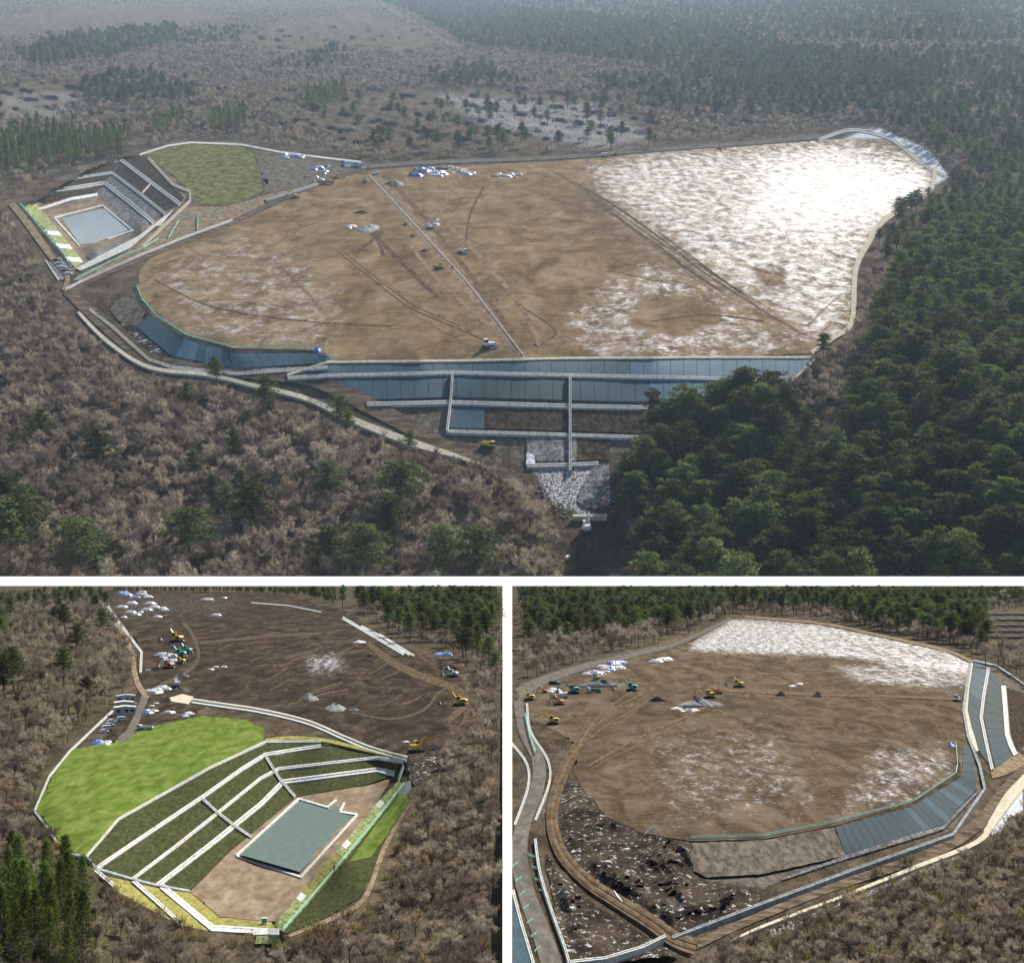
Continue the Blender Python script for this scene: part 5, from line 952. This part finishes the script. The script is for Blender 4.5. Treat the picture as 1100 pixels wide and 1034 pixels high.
# ================================================================== TREES (models are 1 tall)
def rdir(rr, up=0.): 
    a = rr.uniform(0, 2 * math.pi); z = rr.uniform(-1, 1); s = math.sqrt(1 - z * z); return Vector((s * math.cos(a), s * math.sin(a), z + up)).normalized()
def bare_tree(seed, twig='twig'):
    rr = random.Random(seed); T = MB(); C = MB(); lean = Vector((rr.uniform(-.05, .05), rr.uniform(-.05, .05), 0)); spread = rr.uniform(.55, .95)
    top = Vector((0, 0, .55)) + lean; T.tube((0, 0, -.06), top, .019, .011, 5, cap=False)
    def grow(p, d, L, r, lev):
        q = p + d * L; (T if lev < 2 else C).tube(p, q, r, r * .55, 3 if lev else 4, cap=False)
        if lev == 3: return
        n = (5, 4, 4)[lev]
        for i in range(n):
            t = rr.uniform(.35, 1); nd = (d * .75 + rdir(rr) * .75 * spread + Vector((0, 0, .28))).normalized(); grow(p + d * L * t, nd, L * rr.uniform(.5, .75), r * .5, lev + 1)
        if lev >= 1:
            for i in range(8):
                b = p + d * L * rr.uniform(.2, 1.1); e = (d * .5 + rdir(rr) * .9 + Vector((0, 0, .35))).normalized(); l = rr.uniform(.05, .11); sd_ = e.cross(rdir(rr)).normalized() * .0034; C.tri(b - sd_, b + sd_, b + e * l)
    for i in range(6):
        h = rr.uniform(.22, .55); a = i * 1.05 + rr.uniform(-.4, .4); d = Vector((math.cos(a) * .62 * spread, math.sin(a) * .62 * spread, rr.uniform(.5, 1))).normalized(); grow(top * (h / .55), d, rr.uniform(.2, .32), .0095, 0)
    return T, C, ('bark', twig)
def pine_tree(seed):
    rr = random.Random(seed); T = MB(); C = MB(); lean = Vector((rr.uniform(-.07, .07), rr.uniform(-.07, .07), 1)); T.tube((0, 0, -.06), lean * .55, .022, .016, 6, cap=False); T.tube(lean * .55, lean * .95, .016, .006, 5, cap=False)
    base = rr.uniform(.36, .5)
    for i in range(24):
        t = i / 23; h = base + (.98 - base) * t; R_ = .27 * (1 - t) ** .55 * rr.uniform(.6, 1.2) + .045; a = i * 2.4 + rr.uniform(-.5, .5); p = lean * h; q = p + Vector((math.cos(a) * R_, math.sin(a) * R_, rr.uniform(.0, .06)))
        T.tube(p, q, .006, .003, 3, cap=False)
        for c in range(2 if R_ < .12 else 3):
            cc = p + (q - p) * (1 - .38 * c) + Vector((0, 0, .012)); rad = rr.uniform(.055, .1)
            for k in range(34):
                u = rdir(rr); u = Vector((u.x, u.y, abs(u.z) * .6 - .1)); b = cc + Vector((u.x * rad, u.y * rad, u.z * rad)) * rr.uniform(.5, 1.05); e = (u + rdir(rr) * .6 + Vector((0, 0, .3))).normalized(); l = rr.uniform(.028, .055); s_ = e.cross(rdir(rr)).normalized() * rr.uniform(.009, .016)
                C.tri(b - s_, b + s_, b + e * l)
    return T, C, ('bark', 'pine')
def cedar_tree(seed):
    rr = random.Random(seed); T = MB(); C = MB(); T.tube((0, 0, -.06), (0, 0, .97), .02, .004, 5, cap=False); wd = rr.uniform(.15, .2)
    for i in range(64):
        t = i / 63; h = .1 + .88 * t; R_ = wd * (1 - t) ** .75 * rr.uniform(.75, 1.15) + .012; a = i * 2.4; q = Vector((math.cos(a) * R_, math.sin(a) * R_, h - .02 - R_ * .12))
        T.tube((0, 0, h), q, .0035, .002, 3, cap=False)
        for k in range(34):
            f = rr.uniform(.35, 1.05); b = Vector((0, 0, h)).lerp(q, f) + rdir(rr) * .022; e = (Vector((math.cos(a), math.sin(a), .25)) + rdir(rr) * .8).normalized(); l = rr.uniform(.02, .04); s_ = e.cross(rdir(rr)).normalized() * rr.uniform(.005, .009); C.tri(b - s_, b + s_, b + e * l)
    return T, C, ('bark', 'cedar')
def brush_clump(seed):
    rr = random.Random(seed); T = MB(); C = MB()
    for i in range(26):
        a = rr.uniform(0, 6.28); b = Vector((rr.uniform(-.4, .4), rr.uniform(-.4, .4), -.03)); e = Vector((math.cos(a) * .35, math.sin(a) * .35, 1)).normalized(); L = rr.uniform(.5, 1); T.tube(b, b + e * L, .012, .004, 3, cap=False)
        for k in range(16):
            p = b + e * L * rr.uniform(.3, 1); d = (e + rdir(rr) * 1.1).normalized(); s_ = d.cross(rdir(rr)).normalized() * .02; C.tri(p - s_, p + s_, p + d * rr.uniform(.08, .2))
    return T, C, ('bark', 'brush')
KINDS = {'bare': [bare_tree(s) for s in range(6)], 'russet': [bare_tree(20 + s, 'twig2') for s in range(4)], 'pine': [pine_tree(40 + s) for s in range(7)], 'cedar': [cedar_tree(60 + s) for s in range(4)], 'brush': [brush_clump(80 + s) for s in range(3)]}
NAME = {'bare': 'bare_tree', 'russet': 'russet_tree', 'pine': 'pine_tree', 'cedar': 'cedar_tree', 'brush': 'shrub'}
SPLIT = {k: [(T.mesh('trunk', [m[0]]), C.mesh('crown', [m[1]])) for T, C, m in v] for k, v in KINDS.items()}
PROTO = {}
for k, v in KINDS.items():
    col = bpy.data.collections.new('kinds_' + k); PROTO[k] = col
    for i, (T, C, m) in enumerate(v):
        J = MB(); J.V = T.V + C.V; n = len(T.V); J.F = T.F + [tuple(x + n for x in f) for f in C.F]; J.m = [0] * len(T.F) + [1] * len(C.F)
        col.objects.link(bpy.data.objects.new(NAME[k] + '_kind_%d' % i, J.mesh(NAME[k], list(m))))
def gn_group(k):
    g = bpy.data.node_groups.new('plant_' + k, 'GeometryNodeTree'); g.interface.new_socket('Geometry', in_out='INPUT', socket_type='NodeSocketGeometry'); g.interface.new_socket('Geometry', in_out='OUTPUT', socket_type='NodeSocketGeometry')
    a = g.nodes.new('NodeGroupInput'); b = g.nodes.new('NodeGroupOutput'); ci = g.nodes.new('GeometryNodeCollectionInfo'); ci.inputs['Collection'].default_value = PROTO[k]; ci.inputs['Separate Children'].default_value = True; ci.inputs['Reset Children'].default_value = True
    ip = g.nodes.new('GeometryNodeInstanceOnPoints'); ip.inputs['Pick Instance'].default_value = True
    def na(n, t):
        x = g.nodes.new('GeometryNodeInputNamedAttribute'); x.data_type = t; x.inputs[0].default_value = n; return next(o for o in x.outputs if o.enabled and o.name == 'Attribute')
    g.links.new(a.outputs[0], ip.inputs['Points']); g.links.new(ci.outputs[0], ip.inputs['Instance']); g.links.new(na('kind_index', 'INT'), ip.inputs['Instance Index']); g.links.new(na('spin', 'FLOAT_VECTOR'), ip.inputs['Rotation']); g.links.new(na('size', 'FLOAT_VECTOR'), ip.inputs['Scale']); g.links.new(ip.outputs[0], b.inputs[0]); return g
GN = {k: gn_group(k) for k in KINDS}
WALLY = float(A.pts(np.array([550.]), np.array([619.]), h=np.array([WALL_H]))[0][1])
TREES = []            # (frame key, kind, region, px, py, height, height in px)
def scatter(fr, key, kind, region, poly, hm, sx, sy, keep=1., avoid=(), sp=(.7, 1.25), ymin=None):
    xs = [p[0] for p in poly]; y = max(p[1] for p in poly); y0 = min(p[1] for p in poly); cand = []
    while y > y0:
        hp = hm / fr.mpp0(y); row = np.arange(min(xs), max(xs), max(1.2, sx * hp)); 
        for x in row: cand.append((x + random.uniform(-.5, .5) * sx * hp, y + random.uniform(-.5, .5) * sy * hp))
        y -= max(.7, sy * hp)
    a = np.array(cand); ok = inpoly(a[:, 0], a[:, 1], poly)
    for av in avoid: ok &= ~inpoly(a[:, 0], a[:, 1], av)
    for (x, y), o in zip(cand, ok):
        if not o or random.random() > keep: continue
        h = hm * random.uniform(*sp); hp = h / fr.mpp0(y)
        if ymin is not None and y - hp * 1.0 < ymin:
            if y - hp * .6 < ymin: continue
            h *= (y - ymin) / hp; hp = y - ymin
        if fr is B and (540 - hp * .2 < x < 551 + hp * .5): continue
        if fr is A and y > 600:
            q = fr.at(x, y)
            if q.y < WALLY + max(.35 * h, 2.7 * (h + q.z + fr.H - WALL_H)): continue
        TREES.append((key, kind, region, x, y, h, hp))
SITE1 = [PLATEAU, BASIN1, GREEN1, FRONT1, [(60,300),(150,270),(300,210),(395,175),(880,143),(930,135),(1020,185),(1012,208),(955,240),(938,262),(926,300),(922,350),(880,384),(838,424),(700,480),(668,500),(668,560),(690,650),(610,650),(612,590),(540,522),(440,500),(330,454),(225,426),(150,416),(66,350)], [(0,205),(25,215),(70,290),(75,320),(58,318),(0,225)], [(270,160),(395,172),(395,190),(280,200)]]
TRAIL = [offset(smoothline([(0,541),(40,525),(72,498),(80,482),(60,458),(38,436),(0,398)]), 4) + offset(smoothline([(0,541),(40,525),(72,498),(80,482),(60,458),(38,436),(0,398)]), -4)[::-1]]
OPEN1 = [fuzz(q, 8, 5) for q in [[(255,42),(300,24),(390,14),(440,27),(465,46),(440,58),(380,53),(300,58)], [(0,94),(70,90),(88,105),(60,128),(0,130)], [(0,18),(120,8),(200,10),(250,20),(150,36),(0,42)]]]
CLEAR = [(330,112),(420,100),(520,95),(640,105),(715,140),(712,160),(520,168),(400,168),(322,140)]
LWOOD = [(-60,225),(20,240),(70,318),(84,336),(115,368),(160,400),(222,408),(330,436),(440,482),(532,508),(575,545),(600,600),(612,715),(-60,715)]
RWOOD = [(1012,208),(1120,190),(1160,715),(690,715),(668,560),(668,500),(720,465),(840,428),(884,386),(924,350),(930,300),(942,262),(958,240)]
# lower left wood
LFAR = [p for p in LWOOD if p[1] < 500][:9] + [(440,490),(300,470),(0,420),(-60,420)]; LNEAR = [(-60,425),(0,425),(300,475),(440,500),(540,524),(575,560),(600,610),(612,715),(-60,715)]
scatter(A, 'A', 'bare', 'left', LFAR, 12, .40, .27, .92, SITE1 + TRAIL, (.5, 1.35)); scatter(A, 'A', 'bare', 'left', LNEAR, 18, .40, .25, .92, SITE1 + TRAIL, (.5, 1.35)); scatter(A, 'A', 'russet', 'left', LWOOD, 12, 1.4, .9, .5, SITE1 + TRAIL)
scatter(A, 'A', 'brush', 'valley', [(540,505),(575,545),(605,600),(612,655),(560,655),(500,560),(440,490)], 7, .9, .6, .6, ())
for (x, y, h) in [(234,418,26),(284,446,30),(200,440,22),(365,464,28),(250,462,16),(440,492,20),(104,512,34),(255,505,28),(45,482,28),(210,520,24),(358,545,32),(270,585,40),(205,612,38),(430,560,40),(415,590,34),(10,580,40),(25,605,44),(355,618,30),(0,618,44),(190,520,20),(228,545,22),(245,560,24),(260,540,22),(290,455,18),(480,625,34),(510,628,36),(375,470,20),(395,630,38),(90,625,36)]:
    h *= .95
    TREES.append(('A', 'pine', 'left', x, y, h, h / A.mpp(x, y)))
# right-hand pine wood and the knoll in front of the bank
scatter(A, 'A', 'pine', 'right', [(962,300),(1000,265),(1130,240),(1160,715),(960,715),(930,560),(905,505),(915,450),(930,410),(950,350)], 33, .38, .22, .95, SITE1, (.8, 1.2))
scatter(A, 'A', 'pine', 'right', [(672,545),(695,500),(740,474),(790,456),(840,458),(885,490),(930,560),(960,715),(690,715)], 36, .34, .21, .92, SITE1, (.7, 1.2))
for (x, y, h) in [(735,476,40),(760,470,38),(785,468,44),(805,466,46),(825,470,42),(845,474,38),(700,494,34),(718,486,36),(775,480,40),(815,484,44),(795,490,46),(750,492,40)]: TREES.append(('A', 'pine', 'right', x, y, h, h / A.mpp(x, y)))
scatter(A, 'A', 'pine', 'right', [(962,310),(968,275),(1000,245),(1060,230),(1130,225),(1130,300),(1000,330)], 28, .4, .24, .92, SITE1, (.7, 1.15))
scatter(A, 'A', 'bare', 'right', RWOOD, 15, .7, .5, .6, SITE1, (.6, 1.1)); scatter(A, 'A', 'bare', 'right', [(838,424),(884,386),(924,352),(930,310),(905,400),(890,440),(850,450)], 10, .5, .3, .9, ())
TREES.append(('A', 'pine', 'right', 884, 392, 24, 24 / A.mpp(884, 392))); TREES.append(('A', 'pine', 'right', 700, 470, 34, 34 / A.mpp(700, 470)))
scatter(A, 'A', 'pine', 'back', [(930,222),(960,205),(1020,190),(1130,150),(1130,215),(1000,240),(950,290),(945,270)], 24, .5, .3, .7, SITE1)
# woods behind
BACK = [(-60,232),(-60,40),(0,8),(1160,8),(1160,215),(1020,195),(1015,180),(960,145),(930,132),(880,142),(600,166),(400,172),(300,160),(258,152),(205,150),(150,162),(92,178),(40,205)]
scatter(A, 'A', 'bare', 'back', BACK, 14, .62, .36, .85, SITE1[:4] + OPEN1 + [CLEAR], (.7, 1.2)); scatter(A, 'A', 'russet', 'back', BACK, 17, 1.1, .7, .6, SITE1[:4] + OPEN1 + [CLEAR])
scatter(A, 'A', 'bare', 'back', [(-60,8),(1160,8),(1160,-24),(-60,-24)], 26, 1.0, .6, .8)
scatter(A, 'A', 'bare', 'clearing', CLEAR, 7, 1.2, .9, .3)
for poly_, kp, hh in (([(400,0),(470,0),(620,18),(760,30),(800,45),(1000,75),(1000,100),(820,110),(700,75),(500,50),(440,15)], .95, 26), ([(18,60),(60,45),(130,30),(190,28),(190,48),(120,65),(40,75)], .95, 28), ([(85,95),(140,78),(200,90),(215,110),(120,118),(85,108)], .75, 26), ([(760,60),(1160,55),(1160,120),(1000,130),(820,110)], .6, 26), ([(640,90),(740,80),(860,110),(1000,125),(1160,130),(1160,200),(1030,185),(940,128),(760,130),(660,115)], .6, 26), ([(180,38),(270,30),(260,48),(190,52)], .5, 24), ([(290,75),(370,45),(375,70),(320,80)], .5, 24), ([(560,20),(760,8),(1160,4),(1160,50),(800,48)], .5, 28), ([(480,0),(1160,-20),(1160,8),(560,16)], .5, 30), ([(0,-20),(420,-20),(380,2),(0,4)], .3, 30), ([(450,85),(520,70),(560,95),(470,98)], .5, 26)):
    scatter(A, 'A', 'pine', 'back', poly_, hh, .5, .3, kp, SITE1[:4] + OPEN1)
for poly_, kp, hh in (([(-60,175),(0,150),(40,140),(100,150),(140,148),(138,168),(60,180),(-60,200)], .95, 30), ([(225,135),(265,120),(268,140),(235,143)], .9, 34), ([(310,112),(370,92),(372,110),(330,118)], .9, 28), ([(155,135),(200,125),(200,140),(165,145)], .6, 26), ([(510,80),(535,76),(535,86),(512,88)], .7, 26)):
    scatter(A, 'A', 'cedar', 'back', poly_, hh, .32, .2, kp, SITE1[:4])
for i in range(95):
    x, y = random.uniform(330, 710), random.uniform(104, 168)
    if inpoly(np.array([x]), np.array([y]), CLEAR)[0]: h = random.uniform(22, 33); TREES.append(('A', 'pine', 'clearing', x, y, h, h / A.mpp(x, y)))
# near left site
NS2 = [SITE2]
scatter(B, 'B', 'bare', 'nearleft', [(-200,650),(105,640),(138,690),(145,738),(122,754),(52,818),(45,830),(-200,830)], 4.2, .42, .26, .9, NS2, (.6, 1.15), 630); scatter(B, 'B', 'bare', 'nearleft', [(380,652),(540,640),(540,830),(476,830),(508,775),(510,735),(497,708),(440,690)], 4., .42, .26, .9, NS2, (.6, 1.1), 630)
scatter(B, 'B', 'bare', 'nearleft', [(-200,832),(50,832),(30,872),(80,955),(150,1000),(225,1036),(300,1044),(400,1000),(440,900),(470,832),(540,832),(540,1070),(-200,1070)], 2.7, .46, .28, .9, NS2, (.6, 1.15), 630)
scatter(B, 'B', 'russet', 'nearleft', [(-200,650),(120,690),(125,754),(56,818),(30,872),(80,950),(-200,960)], 3, .9, .6, .6, NS2, (.6, 1.1), 630); scatter(B, 'B', 'russet', 'nearright_of_left', [(446,866),(505,775),(540,700),(540,1060),(300,1060),(352,1020),(430,960)], 2.6, .8, .5, .6, NS2, (.6, 1.1), 630)
scatter(B, 'B', 'brush', 'nearleft', [(34,876),(100,944),(225,1007),(300,1012),(400,975),(446,868),(458,880),(410,990),(300,1040),(180,1010),(80,950),(25,885)], 1.0, .9, .6, .7, NS2)
scatter(B, 'B', 'pine', 'nearleft', [(-200,660),(95,652),(128,690),(130,740),(70,790),(-200,830)], 8, .75, .5, .55, NS2, (.7, 1.1), 630); scatter(B, 'B', 'pine', 'nearleftback', [(345,652),(380,650),(540,642),(540,705),(500,700),(440,690)], 8.5, .34, .22, .95, NS2, (.8, 1.1), 630); scatter(B, 'B', 'pine', 'nearleftback', [(0,645),(110,636),(345,640),(345,650),(0,660)], 6, .5, .3, .7, NS2, (.8, 1.1), 630); scatter(B, 'B', 'pine', 'nearleftback', [(480,700),(540,690),(540,760),(510,760)], 8, .5, .4, .5, NS2)
scatter(B, 'B', 'cedar', 'nearleft', [(-200,960),(10,950),(60,962),(90,1000),(112,1070),(-200,1070)], 6., .26, .15, .95, NS2, (.8, 1.2))
scatter(B, 'B', 'pine', 'nearleftback', [(120,634),(240,632),(360,632),(360,650),(330,642),(240,637),(120,637)], 3.4, .4, .2, .9, (), (.7, 1.1), 630.5)
# near right site
scatter(B, 'B', 'bare', 'nearright', [(790,1024),(900,984),(1052,925),(1080,900),(1100,872),(1160,850),(1360,850),(1360,1075),(700,1075)], 2.1, .42, .26, .95, (), (.6, 1.15)); scatter(B, 'B', 'brush', 'nearright', [(790,1016),(1052,911),(1100,870),(1160,1075),(700,1075)], 1.2, 1., .7, .7)
R3B = [(550,740),(580,728),(620,713),(680,698),(735,684),(790,660),(880,666),(945,680),(1016,695),(1050,708),(1075,712),(1115,740),(1160,760),(1160,640),(550,640)]; SOLAR = [(1056,655),(1140,655),(1140,700),(1075,700)]
scatter(B, 'B', 'bare', 'nearrightback', R3B, 4.8, .38, .22, .92, [SOLAR], (.6, 1.1), 630); scatter(B, 'B', 'pine', 'nearrightback', [(550,650),(800,645),(1060,650),(1060,706),(1016,692),(880,663),(790,658),(735,680),(640,690),(550,700)], 7, .34, .17, .9, [SOLAR], (.75, 1.1), 630); scatter(B, 'B', 'pine', 'nearrightback', [(880,660),(940,655),(1020,665),(1050,700),(1016,692),(940,678)], 8, .36, .22, .95, [SOLAR], (.8, 1.1), 630)
scatter(B, 'B', 'pine', 'nearrightback', [(550,634),(1130,634),(1130,652),(550,655)], 5, .36, .16, .95, [SOLAR], (.7, 1.1), 630)
scatter(B, 'B', 'bare', 'nearrightback', [(1050,712),(1110,742),(1300,840),(1300,720),(1085,708)], 5.5, .4, .3, .9)
scatter(B, 'B', 'brush', 'nearrightback', [(900,955),(960,930),(985,928),(960,945),(910,965)], 1.6, .9, .5, .6)

WHERE = {('bare', 'left'): ('leafless grey-brown tree, lower left wood of the top view', 'leafless trees of the lower left wood'), ('russet', 'left'): ('russet leafless tree, lower left wood of the top view', 'russet trees of the lower left wood'), ('brush', 'valley'): ('dry yellowish shrub on the valley side below the front bank', 'shrubs on the valley side'),
 ('pine', 'left'): ('dark pine among leafless trees, lower left of top view', 'pines among the leafless trees'), ('pine', 'right'): ('dark green pine of the wood right of the front bank', 'pines of the dense right wood'), ('bare', 'right'): ('leafless tree among dark pines right of the front bank', 'leafless trees in the right wood'),
 ('pine', 'back'): ('small pine in the hazy woods behind the far fill', 'pines behind the far fill'), ('bare', 'back'): ('leafless tree in hazy woods behind the far fill', 'leafless trees behind the far fill'), ('russet', 'back'): ('russet leafless tree in hazy woods behind the far fill', 'russet trees behind the far fill'), ('cedar', 'back'): ('dark pointed cedar standing behind the far fill', 'cedars behind the far fill'),
 ('pine', 'clearing'): ('single pine in the open clearing behind the far fill', 'pines of the clearing'), ('bare', 'clearing'): ('low leafless tree in the clearing behind the far fill', 'leafless trees of the clearing'),
 ('bare', 'nearleft'): ('leafless tree round the green-field site, lower left view', 'leafless trees round the green-field site'), ('russet', 'nearleft'): ('russet leafless tree left of the bright green field', 'russet trees left of the green field'), ('russet', 'nearright_of_left'): ('russet leafless tree right of the pond dike', 'russet trees right of the dike'), ('brush', 'nearleft'): ('dry shrub on the outer edge of the near basin', 'shrubs round the near basin'),
 ('pine', 'nearleft'): ('pine left of the site road, lower left view', 'pines left of the site road'), ('pine', 'nearleftback'): ('pine behind the dark fill, lower left view', 'pines behind the dark fill'), ('cedar', 'nearleft'): ('bright green pointed cedar in the bottom left corner', 'cedars of the bottom left corner'),
 ('bare', 'nearright'): ('leafless bushy tree below the cream road, lower right view', 'leafless trees below the service road'), ('brush', 'nearright'): ('yellowish shrub below the cream road, lower right view', 'shrubs below the service road'), ('bare', 'nearrightback'): ('leafless tree behind the brown fill, lower right view', 'leafless trees behind the brown fill'), ('pine', 'nearrightback'): ('pine behind the brown fill, lower right view', 'pines behind the brown fill'), ('brush', 'nearrightback'): ('low dry shrub beside the near channel, lower right view', 'shrubs beside the near channel')}
def tree_label(lb, key, x, y, h, hp):
    col_ = ('far left', 'mid left', 'middle', 'mid right', 'far right')[min(4, max(0, int(x / 220)))] if key == 'A' else ('left part', 'middle part', 'right part')[min(2, max(0, int((x - (0 if x < 545 else 550)) / 184)))]
    dep = ('nearest rows' if y > (540 if key == 'A' else 930) else 'middle rows' if y > (330 if key == 'A' else 760) else 'back rows')
    return lb + ', ' + dep + ' ' + col_
FR = {'A': A, 'B': B}; CAT = {'bare': 'tree', 'russet': 'tree', 'pine': 'pine', 'cedar': 'cedar', 'brush': 'shrub'}
STUFF = {'bare': 'leafless_woodland', 'russet': 'russet_woodland', 'pine': 'pine_wood', 'cedar': 'cedar_wood', 'brush': 'brushwood'}
for kind in KINDS:
    T = [t for t in TREES if t[1] == kind]
    def seen(t): return -5 < t[3] < 1105 and (t[4] - t[6] * .7 < (618 if t[0] == 'A' else 1030))
    T.sort(key=lambda t: -t[6] if seen(t) else 1e3); single, rest = T[:300], T[300:]
    single = [t for t in single if seen(t)]; ss = set(single); rest = [t for t in T if t not in ss]
    for (key, k, reg, x, y, h, hp) in single:
        fr = FR[key]; M = Matrix.Translation(fr.at(x, y, -.1 * fr.H / 300)) @ Matrix.Rotation(random.uniform(0, 6.28), 4, 'Z') @ Matrix.Diagonal((*(h * random.uniform(.85, 1.2) * (1.45 if (k, reg) == ('pine', 'left') else 1.12 if k == 'pine' else 1) for _ in (0, 1)), h, 1))
        lb, gp = WHERE[(k, reg)]; lb = tree_label(lb, key, x, y, h, hp); r = empty(NAME[k], fr, lb, CAT[k], gp, M=M); tm, cm = random.choice(SPLIT[k]); put_local(r, 'trunk', tm); put_local(r, 'crown', cm)
    for key in 'AB':
        S = [t for t in rest if t[0] == key]
        if not S: continue
        fr = FR[key]; a = np.array([(t[3], t[4], t[5]) for t in S]); V = fr.pts(a[:, 0], a[:, 1], lift=-.1 * fr.H / 300); n = len(S)
        me = bpy.data.meshes.new(STUFF[kind]); me.from_pydata([tuple(map(float, v)) for v in V], [], [])
        q = me.attributes.new('kind_index', 'INT', 'POINT'); q.data.foreach_set('value', rng.integers(0, len(KINDS[kind]), n).astype(np.int32))
        q = me.attributes.new('spin', 'FLOAT_VECTOR', 'POINT'); q.data.foreach_set('vector', np.stack([np.zeros(n), np.zeros(n), rng.uniform(0, 6.28, n)], 1).astype(np.float32).ravel())
        q = me.attributes.new('size', 'FLOAT_VECTOR', 'POINT'); q.data.foreach_set('vector', (a[:, 2:3] * np.stack([rng.uniform(.9, 1.2, n), rng.uniform(.9, 1.2, n), np.ones(n)], 1)).astype(np.float32).ravel())
        o = put(STUFF[kind], me, fr, kind='stuff', label={'bare': 'leafless woodland mass', 'russet': 'russet leafless woodland mass', 'pine': 'dark pine wood mass', 'cedar': 'pointed cedar wood mass', 'brush': 'dry brushwood mass'}[kind] + (' around the far fill site' if key == 'A' else ' around the two near sites'))
        md = o.modifiers.new('plants', 'NODES'); md.node_group = GN[kind]

# ------------------------------------------------------------------ haze
hz, t, bs = newmat('haze_air'); t.nodes.remove(bs); pv = N(t, 'ShaderNodeVolumePrincipled'); pv.inputs['Color'].default_value = (.55, .75, 1, 1); pv.inputs['Density'].default_value = 2.5e-5; pv.inputs['Anisotropy'].default_value = .25
t.links.new(pv.outputs[0], t.nodes['Material Output'].inputs['Volume'])
mb = MB().box((0, 16000, 70), (60000, 36000, 640)); put('haze', mb.mesh('haze', [hz]), None, kind='stuff')
from collections import Counter
print('TREES', Counter((t[0], t[1]) for t in TREES))
